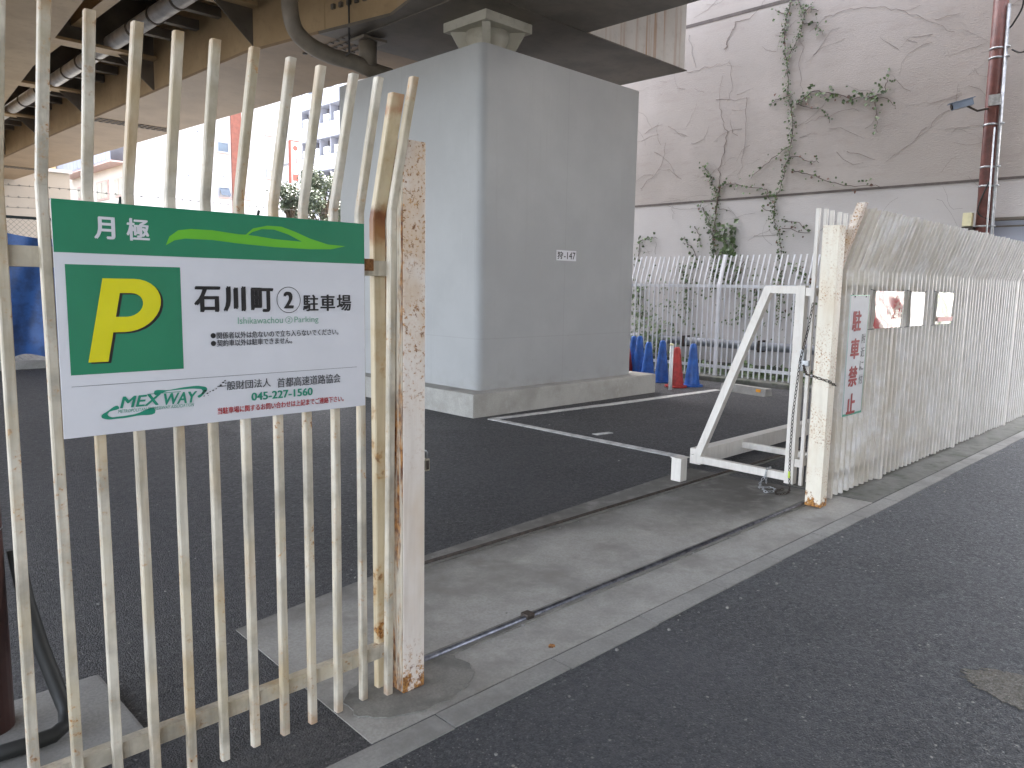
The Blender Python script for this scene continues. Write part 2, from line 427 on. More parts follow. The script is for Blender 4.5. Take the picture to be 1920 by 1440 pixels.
def lettering(body, rect, mat, fn, parent, bold=0., shear=0., name='lettering', fat=0.):
    """text fitted to a rectangle; fat thickens strokes by laying shifted copies a hair above each other"""
    cu = bpy.data.curves.new('t', 'FONT'); cu.body = body; cu.offset = bold; cu.shear = shear; cu.resolution_u = 3
    me = curve_mesh(cu)
    xs = [v.co.x for v in me.vertices]; ys = [v.co.y for v in me.vertices]
    x0, x1, y0, y1 = min(xs), max(xs), min(ys), max(ys); u0, u1, v0, v1 = rect
    u0 += fat; u1 -= fat; v0 += fat*.5; v1 -= fat*.5
    b = bmesh.new()
    for k, (dx, dy) in enumerate(((0, 0), (-fat, -fat*.4), (fat, fat*.4), (-fat*.5, fat*.5), (fat*.5, -fat*.5)) if fat else ((0, 0),)):
        off = len(b.verts); b.from_mesh(me); b.verts.ensure_lookup_table()
        for v in b.verts[off:]:
            p = Vector(fn(u0+(v.co.x-x0)/(x1-x0)*(u1-u0)+dx, v0+(v.co.y-y0)/(y1-y0)*(v1-v0)+dy)); v.co = p-Vector((0, k*.0002, 0))
    off = Vector((0, 0, 0)); q = parent
    while q: off += q.location; q = q.parent
    bmesh.ops.translate(b, verts=list(b.verts), vec=-off)
    m2 = bpy.data.meshes.new(name); b.to_mesh(m2); b.free(); bpy.data.meshes.remove(me)
    m2.materials.append(M[mat])
    return obj(name, m2, mat, parent)
def outline(loops, mat, fn, parent, name, smooth=False):
    cu = bpy.data.curves.new('t', 'CURVE'); cu.dimensions = '2D'; cu.fill_mode = 'BOTH'
    for lp in loops:
        if smooth:
            sp = cu.splines.new('BEZIER'); sp.bezier_points.add(len(lp)-1)
            for q, p in zip(sp.bezier_points, lp): q.co = (*p, 0); q.handle_left_type = q.handle_right_type = 'AUTO'
            sp.resolution_u = 5
        else:
            sp = cu.splines.new('POLY'); sp.points.add(len(lp)-1)
            for q, p in zip(sp.points, lp): q.co = (*p, 0, 1)
        sp.use_cyclic_u = True
    return flat(curve_mesh(cu), name, mat, fn, parent)
def circle(c, r, n=40): return [(c[0]+r*math.cos(k*2*math.pi/n), c[1]+r*math.sin(k*2*math.pi/n)) for k in range(n)]
def rect2(u0, u1, v0, v1): return [(u0, v0), (u1, v0), (u1, v1), (u0, v1)]

# ================================================================== THE SETTING
struct('ground', MB().box(-250, 250, -250, 250, -.3, -.03), 'ground')
struct('road', MB().box(-40, 60, -4.2, 1.87, -.2, 0), 'asphalt')
struct('parking_lot', MB().box(-12, 12.25, 1.9, 15.6, -.2, .002), 'lot_asphalt')
# concrete apron between the gate posts, with its cast edge
struct('concrete_apron', MB().prism([(1.32, 1.966), (5.6, 1.966), (5.5, 3.42), (4.0, 3.33), (2.5, 3.24), (1.36, 3.06)], -.1, .0055), 'concrete')
struct('pavement', MB().box(5.606, 40, 1.966, 2.62, -.1, .0075), 'moss_concrete')
k = MB(); x = -2.02
while x < 24:
    k.box(x+.003, x+.597, 1.855+random.uniform(-.006, .006), 1.958, -.12, .0055+random.uniform(-.0012, .0015)); x += .6
struct('kerb', k, 'kerb')
def blob(cx, cy, rx, ry, n, seed, jit=.25):
    r = random.Random(seed)
    return [(cx+rx*math.cos(a)*(1+r.uniform(-jit, jit)), cy+ry*math.sin(a)*(1+r.uniform(-jit, jit))) for a in [k*2*math.pi/n for k in range(n)]]
struct('mortar_patch', MB().prism([(a, b_) for a, b_ in blob(1.64, 2.17, .27, .175, 48, 8, .05)], -.05, .0105), 'mortar')
struct('road_patch', MB().prism(blob(3.33, .5, .15, .26, 110, 3, .1), -.05, .0025), 'worn_patch')
struct('parking_line', MB().prism([(5.87, 6.17), (8, 6.0), (10.26, 5.9), (10.26, 6.02), (8, 6.13), (5.86, 6.28), (5.78, 6.26), (5.76, 3.72), (5.88, 3.72)], -.02, .007), 'line_paint')
struct('parking_mark', MB().prism([(6.02, 4.85), (6.24, 4.82), (6.25, 4.89), (6.03, 4.93)], -.02, .007), 'line_paint')
struct('back_kerb', MB().box(11.15, 11.6, 2.7, 11.5, -.1, .08, .02), 'moss_concrete')

struct('rust_stain', MB().prism(blob(2.26, 2.03, .016, .014, 16, 4, .25), .004, .0092), 'rust')
gr_ = MB(); r = random.Random(31)
for k_ in range(120):                                    # grit and small stones lying along the kerb, the rails and the lot edge
    q_ = r.random()
    if q_ < .45: x, y = r.uniform(1, 11), 1.83-abs(r.gauss(0, .09))
    elif q_ < .7: x, y = r.uniform(1.8, 5.2), r.choice((2.24, 2.34, 3.07, 3.2))+r.gauss(0, .03)
    else: x, y = r.uniform(-.5, 7), r.uniform(3.3, 6)
    s = r.uniform(.002, .0065); z = .008 if 1.96 < y < 3.3 else .001
    gr_.poly3([(x-s, y-s*.7, z), (x+s*.8, y-s, z), (x+s, y+s*.6, z), (x-s*.5, y+s, z)], (s*.2, s*.1, s*1.1))
tag(obj('grit', gr_, 'kerb', None, (4, 2.5, 0)), 'scattered grit and small stones along the kerb and lot edge', 'grit', kind='stuff')
# two sunken gate rails
def rail(y, x0, x1, label, mat):
    t = thing('gate_rail', label, 'rail', ((x0+x1)/2, y, 0), 'sliding gate rails in the concrete')
    obj('rail_head', MB().tube([(x0, y, .012), (x1, y, .012)], .013, 10), mat, t)
    obj('bed', MB().box(x0-.03, x1, y-.035, y+.035, 0, .0115), 'mortar', t)
    return t
r1 = rail(2.285, 1.72, 11, 'worn shiny gate rail nearest the street', 'steel')
b = MB().box(2.355, 2.40, 2.262, 2.31, .008, .034, .006); obj('stop_clip', b, 'dark_steel', r1)
r2 = rail(3.13, 2.33, 11, 'dull gate rail beside the parking lot asphalt', 'dark_steel')
obj('end_stop', MB().box(2.31, 2.35, 3.11, 3.15, .005, .035, .006), 'galv', r2)

# ================================================================== LEFT FENCE WITH THE PARKING SIGN
def bar_mesh(name, wx, wy, z0, zb, zt, lx, ly, mat, cap=.0):
    """upright bar with a bent top: origin at its foot"""
    m_ = MB(); b = bmesh.new(); rings = []
    for (dx, dy, z) in ((0, 0, z0), (0, 0, zb), (lx, ly, zt)):
        rings.append([b.verts.new((dx+i*wx/2, dy+j*wy/2, z)) for i, j in ((-1, -1), (1, -1), (1, 1), (-1, 1))])
    for A, B in zip(rings, rings[1:]):
        for q in range(4): b.faces.new((A[q], A[(q+1) % 4], B[(q+1) % 4], B[q]))
    b.faces.new(rings[0][::-1]); b.faces.new(rings[-1])
    ed = [e for e in b.edges if abs((e.verts[0].co-e.verts[1].co).z) > .1]
    bmesh.ops.bevel(b, geom=ed, offset=min(wx, wy)*.12, segments=1, affect='EDGES')
    m_.add(b)
    return m_.mesh(name, mat)
FY = 2.2
lf = thing('street_fence', 'cream railing of bent rusty bars that carries the green parking sign', 'fence', (.7, FY, 0))
bm_ = bar_mesh('bar', .0252, .0252, .012, 1.73, 2.14, 0, -.116, 'bar')
for i in range(-4, 11):
    o = obj('bar', bm_, 'bar', lf); xx = .42+i*.1022
    o.location = (xx-.7+random.uniform(-.002, .002), random.uniform(-.002, .002), random.uniform(-.006, .006)); o.rotation_euler = (random.uniform(-.003, .003), random.uniform(-.004, .004), random.uniform(-.06, .06))
o = obj('bar', bar_mesh('bar', .026, .026, -.01, 1.75, 2.165, 0, -.116, 'bar'), 'bar', lf); o.location = (1.535-.7, -.022, 0)
o.rotation_euler.y = .012
o = obj('post', bar_mesh('post', .05, .03, -.01, 1.72, 2.12, 0, -.116, 'flat_post'), 'flat_post', lf); o.location = (1.553-.7, .045, 0); o.rotation_euler.y = -.006
tag(o, 'flat end post with a rust burn at the bend')
obj('rail', MB().box(-.2, 1.60, FY+.014, FY+.05, .135, .185, .002), 'bar', lf)
obj('rail', MB().box(-.2, 1.60, FY+.014, FY+.05, 1.528, 1.58, .002), 'bar', lf)
bk = MB().box(1.42, 1.5, 2.205, 2.213, 1.545, 1.585).box(1.575, 1.60, 2.16, 2.215, 1.535, 1.59); obj('bracket', bk, 'rust', lf)

ps = thing('parking_sign', 'green and white parking board with a big yellow P on the left railing', 'sign', (.985, 2.17, 1.09))
SY = 2.168
def on(d): return lambda u, v: (u, SY-d, v)
obj('board', MB().box(.528, 1.438, SY, SY+.004, 1.0915, 1.6965, .0008), 'sign_white', ps)
outline([rect2(.5285, 1.4375, 1.5655, 1.6962)], 'sign_green', on(.0007), ps, 'header_band')
outline([rect2(.5515, .836, 1.2545, 1.5365)], 'sign_green', on(.0007), ps, 'green_square')
CAR = [(.7998, 1.5951), (.8102, 1.6195), (.8347, 1.6378), (.8689, 1.6434), (.929, 1.6438), (1.0073, 1.637), (1.029, 1.6373), (1.0514, 1.6566), (1.0964, 1.6674), (1.1424, 1.6678), (1.1893, 1.6548), (1.2377, 1.6376), (1.3003, 1.6227), (1.3656, 1.6203), (1.313, 1.6082), (1.2371, 1.6047), (1.1177, 1.6056), (1.0066, 1.6104), (.9281, 1.6164), (.8533, 1.6162), (.8241, 1.6098)]
HOLE = [(1.0355, 1.6366), (1.0484, 1.6456), (1.0792, 1.6564), (1.119, 1.6573), (1.1653, 1.6453), (1.2099, 1.6263), (1.1183, 1.6294), (1.0619, 1.6351)]
outline([CAR, HOLE], 'sign_lime', on(.0014), ps, 'car_emblem')
def arc(c, rx, ry, a0, a1, n=10): return [(c[0]+rx*math.cos(R(a0+(a1-a0)*k/n)), c[1]+ry*math.sin(R(a0+(a1-a0)*k/n))) for k in range(n+1)]
def pshape(dx, dy):
    sh = lambda pts: [(x+(y-1.285)*.2+dx, y+dy) for x, y in pts]
    o = [(.593, 1.2855), (.593, 1.5028)] + arc((.67, 1.4325), .08, .0703, 90, -90, 16) + [(.641, 1.3622), (.641, 1.2855)]
    h = [(.641, 1.4025), (.641, 1.4652)] + arc((.668, 1.43385), .036, .0314, 90, -90, 12)
    return [sh(o), sh(h)]
outline(pshape(.0065, -.004), 'ink', on(.0014), ps, 'letter_shadow')
outline(pshape(0, 0), 'sign_yellow', on(.0021), ps, 'letter')
L = lambda b, r, mt, fat=0., sh=0., bold=0.: lettering(b, r, mt, on(.0014), ps, bold, sh, 'lettering', fat)
L('月', (.6222, .6731, 1.603, 1.660), 'sign_white', .0024); L('極', (.7004, .7587, 1.603, 1.6615), 'sign_white', .0018)
L('石', (.8709, .9476, 1.4126, 1.4858), 'ink', .0034); L('川', (.9549, 1.0237, 1.4133, 1.4868), 'ink', .0044); L('町', (1.0391, 1.1111, 1.4109, 1.4837), 'ink', .0034)
outline([circle((1.1616, 1.4473), .0402), circle((1.1616, 1.4473), .0382)], 'ink', on(.0014), ps, 'ring')
L('2', (1.1441, 1.1781, 1.4209, 1.4727), 'ink', .0032)
L('駐', (1.2093, 1.2643, 1.412, 1.4640), 'ink', .0016); L('車', (1.2706, 1.3249, 1.412, 1.4645), 'ink', .0018); L('場', (1.3302, 1.385, 1.412, 1.4645), 'ink', .0016)
L('Ishikawachou', (.9974, 1.1407, 1.3765, 1.3962), 'pale_green'); L('②', (1.149, 1.173, 1.3745, 1.3963), 'pale_green'); L('Parking', (1.1796, 1.2634, 1.3718, 1.3954), 'pale_green')
L('関係者以外は危ないので立ち入らないでください。', (.9325, 1.3355, 1.3345, 1.3545), 'grey_ink', .0004)
L('契約車以外は駐車できません。', (.9325, 1.1703, 1.3125, 1.3323), 'grey_ink', .0004)
for v in (1.3447, 1.3222): outline([circle((.9225, v), .0076, 20)], 'ink', on(.0014), ps, 'bullet')
outline([rect2(.5512, 1.4055, 1.2243, 1.2254)], 'grey_ink', on(.0014), ps, 'rule_line')
L('一般財団法人', (.9302, 1.0962, 1.183, 1.2095), 'grey_ink', .0003); L('首都高速道路協会', (1.1176, 1.3415, 1.1775, 1.2075), 'grey_ink', .0003)
L('045-227-1560', (1.0326, 1.239, 1.1445, 1.1690), 'print_green', .0012)
L('当駐車場に関するお問い合わせは上記までご連絡下さい。', (.9283, 1.3527, 1.1135, 1.1335), 'print_red', .0004)
L('MEX', (.6636, .7712, 1.1585, 1.1895), 'print_green', .0012, .25); L('WAY', (.7786, .871, 1.156, 1.1885), 'print_green', .0012, .25)
L('METROPOLITAN EXPRESSWAY ASSOCIATION', (.6584, .861, 1.1455, 1.1545), 'print_green', 0, .25)
outline([rect2(.735, .825, 1.1895, 1.1912)], 'print_green', on(.0014), ps, 'swoosh')
outline([[(.752, 1.1915), (.795, 1.1975), (.845, 1.2025), (.884, 1.201), (.9, 1.1925), (.893, 1.181), (.872, 1.1705), (.884, 1.1815), (.886, 1.189), (.87, 1.1945), (.83, 1.196), (.79, 1.195)]], 'print_green', on(.0014), ps, 'swoosh', True)
outline([[(.662, 1.1625), (.63, 1.152), (.6175, 1.141), (.625, 1.134), (.655, 1.1312), (.705, 1.1340), (.755, 1.1445), (.7, 1.139), (.66, 1.1368), (.637, 1.1395), (.633, 1.147)]], 'print_green', on(.0014), ps, 'swoosh', True)
sc_ = []
rr = random.Random(5)
for (u, v, s) in ((.893, 1.187, .006), (.887, 1.181, .005), (.9, 1.179, .004), (.908, 1.183, .003), (.917, 1.186, .004), (.926, 1.190, .003), (.94, 1.2, .005), (.947, 1.207, .005), (.953, 1.212, .004), (.955, 1.204, .003), (.89, 1.172, .003), (.902, 1.173, .002)):
    a = rr.uniform(.2, .9)
    sc_.append([(u-s, v-s*.3), (u+s*.2, v-s*.5), (u+s, v+s*.4*a), (u-s*.1, v+s*.5)])
outline(sc_, 'ink', on(.0021), ps, 'scuff'); 
# left gate post with its padlock
gp = thing('gate_post', 'white square gate post streaked with rust beside the parking sign', 'post', (1.62, 2.185, 0), 'steel gate posts either side of the opening')
obj('shaft', MB().box(1.573, 1.668, 2.135, 2.24, .012, 1.985, .004), 'gate_post', gp)
obj('side_strip', MB().box(1.568, 1.5728, 2.138, 2.238, .02, 1.9, .001), 'gate_post_side', gp)
obj('lug', MB().box(1.669, 1.685, 2.16, 2.19, .875, .905, .002), 'rust', gp)
pl = thing('padlock', 'small brass combination padlock hanging on the left gate post', 'padlock', (1.693, 2.172, .82))
obj('body', MB().box(1.676, 1.712, 2.162, 2.182, .822, .868, .003), 'brass', pl)
obj('shackle', MB().tube([(1.681, 2.172, .866), (1.681, 2.172, .887), (1.686, 2.172, .896), (1.694, 2.172, .899), (1.702, 2.172, .896), (1.707, 2.172, .887), (1.707, 2.172, .866)], .0032, 8), 'galv', pl)
obj('dial', MB().box(1.695, 1.708, 2.1605, 2.1615, .828, .862).box(1.68, 1.69, 2.1605, 2.1615, .828, .862), 'dark_steel', pl)

# brown pole and curved hose behind the railing
po = thing('street_pole', 'dark brown pole on a concrete base behind the left end of the railing', 'pole', (.42, 2.86, 0))
obj('shaft', MB().tube([(.42, 2.86, .03), (.42, 2.86, .82), (.42, 2.86, 1.12)], .082, 24), 'brown_pole', po)
obj('band', MB().tube([(.42, 2.86, .70), (.42, 2.86, .705)], .0835, 24), 'galv', po)
obj('base', MB().box(.2, .80, 2.5, 3.0, -.02, .03, .012), 'kerb', po)
hp = MB().tube([(.53, 2.84, .62), (.545, 2.8, .45), (.57, 2.76, .3), (.60, 2.72, .16), (.612, 2.68, .1), (.60, 2.64, .068), (.56, 2.62, .058), (.48, 2.62, .056), (.3, 2.64, .056)], .024, 10)
tag(obj('hose', hp, 'rubber', None, (.56, 2.7, .056)), 'thick black hose curving to the ground beside the brown pole', 'hose')

# ================================================================== RIGHT SIDE: POST, STREET FENCE, SLIDING GATE
gq = thing('gate_post', 'rust freckled white gate post with a chain round it, right of the opening', 'post', (5.19, 2.205, 0), 'steel gate posts either side of the opening')
obj('shaft', MB().box(5.14, 5.24, 2.15, 2.262, .012, 1.945, .004), 'right_post', gq)

sf = thing('street_fence', 'long white street railing of tight bent bars carrying notices', 'fence', (8.5, FY, 0))
bm2 = bar_mesh('bar', .03, .03, .03, 1.66, 2.07, 0, -.125, 'street_bar')
bm3 = bar_mesh('post', .06, .045, -.01, 1.66, 2.08, 0, -.125, 'street_bar')
x = 5.41; i = 0
while x < 12.2:
    if i % 20 == 10: o = obj('post', bm3, 'street_bar', sf); o.location = (x-8.5, .012, 0)
    else:
        o = obj('bar', bm2, 'street_bar', sf); o.location = (x-8.5, random.uniform(-.002, .002), random.uniform(-.006, .006)); o.rotation_euler = (random.uniform(-.0015, .0015), random.uniform(-.0015, .0015), random.uniform(-.01, .01))
    x += .0955; i += 1
obj('rail', MB().box(5.3, 12.2, FY+.018, FY+.055, 1.51, 1.56, .002), 'street_bar', sf)
obj('rail', MB().box(5.3, 12.2, FY+.018, FY+.055, .16, .21, .002), 'street_bar', sf)
o = obj('end_post', bar_mesh('end_post', .05, .06, -.01, 1.66, 2.1, 0, -.14, 'gate_post'), 'gate_post', sf); o.location = (5.335-8.5, .03, 0)
tag(o, 'rusty leaning end post')
for xx in (6.4, 8.3, 10.2): obj('foot', MB().box(xx-.04, xx+.04, FY+.0, FY+.06, -.02, .1), 'kerb', sf)

# sliding gate, opened behind the street fence
sg = thing('sliding_gate', 'open white sliding gate with a triangular end brace behind the right post', 'gate', (7, 2.55, 0))
gb = MB()
def gpart(name, a, b, w_, h_, upv=(0, 0, 1)): return obj(name, MB().beam(a, b, w_, h_, upv), 'white_paint', sg)
gpart('upright', (5.5, 2.545, .05), (5.5, 2.545, 1.545), .06, .07, (0, 1, 0))
gpart('top_arm', (5.5, 2.58, 1.513), (5.5, 2.83, 1.513), .054, .056)
gpart('brace', (5.5, 2.80, 1.53), (5.5, 3.36, .09), .058, .06, (0, 1, 0))
gpart('foot_bar', (5.5, 2.513, .098), (5.5, 3.41, .098), .052, .058)
gpart('foot_bar', (6.25, 2.51, .12), (6.25, 3.36, .12), .05, .05)
gpart('foot_bar', (9.1, 2.51, .12), (9.1, 3.36, .12), .05, .05)
gpart('wheel_beam', (5.535, 3.40, .105), (9.2, 3.40, .105), .1, .13)
gpart('rail', (5.47, 2.485, .22), (9.2, 2.485, .22), .04, .06)
gpart('rail', (5.47, 2.485, 1.5), (9.2, 2.485, 1.5), .04, .06)
bm4 = bar_mesh('bar', .027, .027, .06, 1.5, 2.1, 0, 0, 'white_paint')
for i in range(32):
    o = obj('bar', bm4, 'white_paint', sg); o.location = (5.475+i*.118-7, 2.45-2.55, random.uniform(-.004, .004)); o.rotation_euler = (0, random.uniform(-.004, .004), 0)
obj('pulley', MB().box(5.43, 5.47, 2.47, 2.5, .92, 1.08, .003), 'galv', sg)
sb = thing('stop_block', 'short white steel stop block at the foot of the gate brace', 'block', (5.07, 3.27, 0))
obj('box', MB().box(5.03, 5.118, 3.212, 3.30, 0, .185, .004), 'white_paint', sb)
obj('lid', MB().box(5.024, 5.14, 3.206, 3.306, .186, .192, .001), 'white_paint', sb)

# chains and the second padlock
def chain(pts, pitch=.026, lw=.0085, r=.0028):
    mb = MB(); pts = [Vector(p) for p in pts]
    samp = []
    for a, b_ in zip(pts, pts[1:]):
        n = max(1, int((b_-a).length/.004)); samp += [a.lerp(b_, q/n) for q in range(n)]
    acc = 0; last = samp[0]; k_ = 0; prev = samp[0]
    for s in samp[1:]:
        acc += (s-prev).length; prev = s
        if acc >= pitch:
            t = (s-last).normalized(); c = (s+last)/2
            u = t.cross(Vector((.3, .8, .5))).normalized(); v = t.cross(u)
            d = u if k_ % 2 else v
            lp = []
            for a in range(10):
                an = a*2*math.pi/10
                lp.append(c+t*math.cos(an)*(pitch*.5+lw*.45)+d*math.sin(an)*lw)
            mb.tube(lp, r, 5, True); last = s; acc = 0; k_ += 1
    return mb
def sag(a, b, s, n=10):
    a = Vector(a); b = Vector(b); return [a.lerp(b, q/n)-Vector((0, 0, s*4*(q/n)*(1-q/n))) for q in range(n+1)]
c1 = chain([(5.44, 2.43, 1.42), (5.43, 2.45, 1.23), (5.42, 2.49, 1.0), (5.42, 2.50, .85), (5.425, 2.52, .6), (5.43, 2.525, .35), (5.43, 2.52, .13), (5.41, 2.5, .03), (5.3, 2.46, .025), (5.2, 2.5, .025), (5.28, 2.55, .03), (5.36, 2.5, .04)])
tag(obj('chain', c1, 'dark_steel', None, (5.42, 2.5, .8)), 'long steel chain hanging down the gate upright to the ground', 'chain')
c2 = chain(sag((5.40, 2.46, .985), (5.132, 2.3, .93), .01) + sag((5.132, 2.27, .93), (5.13, 2.142, .90), .004, 4) + sag((5.13, 2.142, .90), (5.248, 2.142, .862), .004, 6))
tag(obj('chain', c2, 'dark_steel', None, (5.2, 2.2, .9)), 'short chain looped round the right gate post', 'chain')
c3 = chain([(5.47, 2.72, .02), (5.455, 2.72, .1), (5.47, 2.72, .135), (5.53, 2.72, .135)] + [(5.4, 2.74, .02), (5.3, 2.66, .02), (5.22, 2.6, .02), (5.3, 2.55, .022), (5.38, 2.62, .022), (5.31, 2.7, .024), (5.25, 2.66, .03)])
tag(obj('chain', c3, 'galv', None, (5.4, 2.7, .05)), 'loose end of chain heaped on the ground below the bottom gate bar', 'chain')
p2 = thing('padlock', 'grey padlock joining the chains on the open gate', 'padlock', (5.4, 2.46, .97))
obj('body', MB().box(5.36, 5.39, 2.40, 2.45, .965, 1.005, .004), 'galv', p2)
obj('shackle', MB().tube([(5.375, 2.45, .972), (5.38, 2.468, .972), (5.39, 2.478, .98), (5.39, 2.478, .992), (5.38, 2.468, .998), (5.375, 2.45, .998)], .004, 8), 'galv', p2)
tag(obj('key_tag', MB().box(5.412, 5.416, 2.508, 2.522, .11, .16), 'tag_green', None, (5.414, 2.515, .1)), 'lime green tag tied to the hanging chain', 'tag')

# notices on the street fence
ns = thing('notice_board', 'tall white no parking notice with red characters and green edge', 'sign', (5.62, 2.17, .6))
NY = 2.172
non = lambda d: (lambda u, v: (u, NY-d, v))
obj('board', MB().box(5.455, 5.80, NY, NY+.006, .615, 1.485), 'notice_white', ns)
outline([rect2(5.455, 5.80, .6152, 1.4848), rect2(5.463, 5.792, .632, 1.477)], 'print_green', non(.001), ns, 'border')
for ch, v in (('駐', 1.30), ('車', 1.10), ('禁', .90), ('止', .70)):
    lettering(ch, (5.515, 5.675, v-.075, v+.075), 'notice_red', non(.001), ns, fat=.0085)
for ch, v in (('附', 1.17), ('近', 1.07), ('に', .97), ('付', .87)):
    lettering(ch, (5.705, 5.775, v-.035, v+.035), 'grey_ink', non(.001), ns, fat=.0015)
for u in (5.53, 5.73): obj('tie', MB().tube([(u, NY-.004, 1.47), (u, NY+.03, 1.5)], .006, 6), 'black', ns)
def poster(x0, x1, z0, z1, mat, label, amp, seed):
    t = thing('poster', label, 'poster', ((x0+x1)/2, 2.17, z0), 'laminated posters tied to the street fence')
    me = MB(); r = random.Random(seed); NX, NZ = 26, 18; ph = [r.uniform(0, 6) for _ in range(5)]
    g = []
    for j in range(NZ+1):
        row = []
        for i_ in range(NX+1):
            u, v = i_/NX, j/NZ
            y = 2.168 - amp*(math.sin(u*7+ph[0]+v*2)*.5+math.sin(v*6+ph[1]+u*4)*.4+math.sin(u*15+ph[2])*.16)
            row.append(me.bm.verts.new((x0+(x1-x0)*u, y, z0+(z1-z0)*v)))
        g.append(row)
    for j in range(NZ):
        for i_ in range(NX):
            f = me.bm.faces.new((g[j][i_], g[j][i_+1], g[j+1][i_+1], g[j+1][i_])); f.smooth = True
    o = obj('sheet', me, mat, t)
    for (cx, cz) in ((x0, z0), (x1, z0), (x0, z1), (x1, z1)):
        s = 1 if cx == x1 else -1
        obj('tie', MB().tube([(cx, 2.166, cz), (cx+s*.07, 2.178, cz+(.012 if cz == z1 else -.004))], .0035, 5), 'black', t)
    return t
pr = poster(5.90, 6.46, 1.235, 1.515, 'poster_red', 'crumpled glossy red poster next to the no parking notice', .012, 2)
lettering('禁止', (6.27, 6.42, 1.30, 1.38), 'pale_print', lambda u, v: (u, 2.148, v), pr, fat=.003)
poster(6.66, 6.99, 1.235, 1.515, 'poster_white', 'shiny white poster tied to the street fence, middle of three', .007, 4)
pg = poster(7.32, 7.75, 1.235, 1.515, 'poster_green', 'shiny green and white poster with a red strip on the street fence', .006, 6)
outline([rect2(7.33, 7.74, 1.262, 1.30)], 'print_red', lambda u, v: (u, 2.155, v), pg, 'red_strip')

# ================================================================== PIER, FOOTING, PLATE
pier = thing('concrete_pier', 'huge smooth grey bridge pier standing in the parking lot', 'pier', (7.44, 8.1, 0))
def rrect(x0, x1, y0, y1, r, n=6):
    out = []
    for cx, cy, a in ((x1-r, y1-r, 0), (x0+r, y1-r, 90), (x0+r, y0+r, 180), (x1-r, y0+r, 270)):
        out += [(cx+r*math.cos(R(a+90*k/n)), cy+r*math.sin(R(a+90*k/n))) for k in range(n+1)]
    return out
pm = MB()
pm.prism(rrect(5.94, 8.93, 6.6, 9.62, .1), .26, .885).prism(rrect(5.942, 8.928, 6.602, 9.618, .1), .885, 4.2)
o = obj('shaft', pm, 'pier', pier)
obj('footing', MB().box(5.69, 9.25, 6.4, 9.9, -.05, .275, .02), 'footing', pier)
pt = thing('number_plate', 'small white number plate on the grey pier', 'plate', (7.43, 6.597, 1.84))
obj('plate', MB().box(7.245, 7.625, 6.594, 6.598, 1.842, 1.972), 'sign_white', pt)
lettering('狩', (7.262, 7.37, 1.86, 1.955), 'ink', lambda u, v: (u, 6.5932, v), pt, fat=.003)
lettering('-147', (7.385, 7.61, 1.862, 1.953), 'ink', lambda u, v: (u, 6.5932, v), pt, fat=.002)
br = thing('bridge_bearing', 'pale steel bridge bearing on the near corner of the pier top', 'bearing', (6.68, 7.32, 4.2))
obj('top_plate', MB().box(6.29, 7.07, 6.93, 7.71, 4.60, 4.715, .01), 'bearing', br)
obj('pedestal', MB().lathe([(.3, 0), (.3, .05), (.24, .06), (.22, .18), (.27, .3), (.27, .4)], 28, (6.68, 7.32, 4.2)), 'bearing', br)
for k_ in range(4):
    a = R(45+90*k_); d = Vector((math.cos(a), math.sin(a), 0)); c = Vector((6.68, 7.32, 0)); s_ = Vector((-d.y, d.x, 0))*.05
    obj('rib', MB().poly3([c+d*.2+Vector((0, 0, 4.25))-s_, c+d*.26+Vector((0, 0, 4.25))-s_, c+d*.46+Vector((0, 0, 4.6))-s_, c+d*.2+Vector((0, 0, 4.6))-s_], s_*2), 'bearing', br)

# ================================================================== ELEVATED EXPRESSWAY
ex = thing('elevated_expressway', 'beige steel expressway deck overhead, resting on the grey pier', 'viaduct', (5, 10, 4.72))
DE = [(10.4, -16), (10.4, 8.8), (8.6, 11), (7.2, 16), (6.7, 30), (6.4, 60)]
obj('deck', MB().prism([(-6.5, 60), (-6.5, -16)] + DE, 6.2, 6.5), 'deck', ex)
obj('parapet', MB().prism(DE + [(x-.3, y) for x, y in DE[::-1]], 6.502, 7.5), 'girder', ex)
obj('parapet', MB().box(-6.5, -6.2, -16, 60, 6.502, 7.5), 'girder', ex)
def girder(left, right, mats, name='girder'):
    pts = left + right[::-1]
    cx = lambda p, s: (p[0]+s*.1, p[1])
    inner = [cx(p, 1) for p in left] + [cx(p, -1) for p in right[::-1]]
    g = obj(name, MB().prism(inner, 4.76, 6.198), mats[0], ex)
    obj('flange', MB().prism(pts, 4.72, 4.758), mats[1], g)
    return g
obj_g = girder([(5.12, 60), (5.0, 30), (5.02, 20.4), (5.18, 10.8), (5.45, 9.25)], [(6.1, 60), (6.3, 30), (6.38, 26), (6.99, 11.25), (7.3, 9.25)], ('girder', 'girder_flange'))
gg = girder([(5.455, 9.247), (5.7, 8.0), (5.35, 6.5), (5.3, -16)], [(7.31, 9.247), (7.6, 8), (7.77, 6.62), (7.78, -16)], ('girder', 'girder_dark'))
girder([(2.2, 60), (2.1, 27), (1.65, 17.85), (1.02, 10.2), (.2, 0), (-1.2, -16)], [(4.35, 60), (4.2, 27), (3.58, 17.85), (2.95, 10.2), (2.12, 0), (.8, -16)], ('girder', 'girder'))
xb = obj('crossbeam', MB().box(5.9, 10.02, 6.66, 8.7, 4.726, 6.197), 'beam_end', ex)
obj('bottom_plate', MB().box(5.85, 10.05, 6.63, 8.73, 4.712, 4.7245), 'girder_dark', xb)
obj('crossbeam', MB().box(-3, 8.4, 33.5, 35.5, 4.5, 6.19), 'girder', ex)
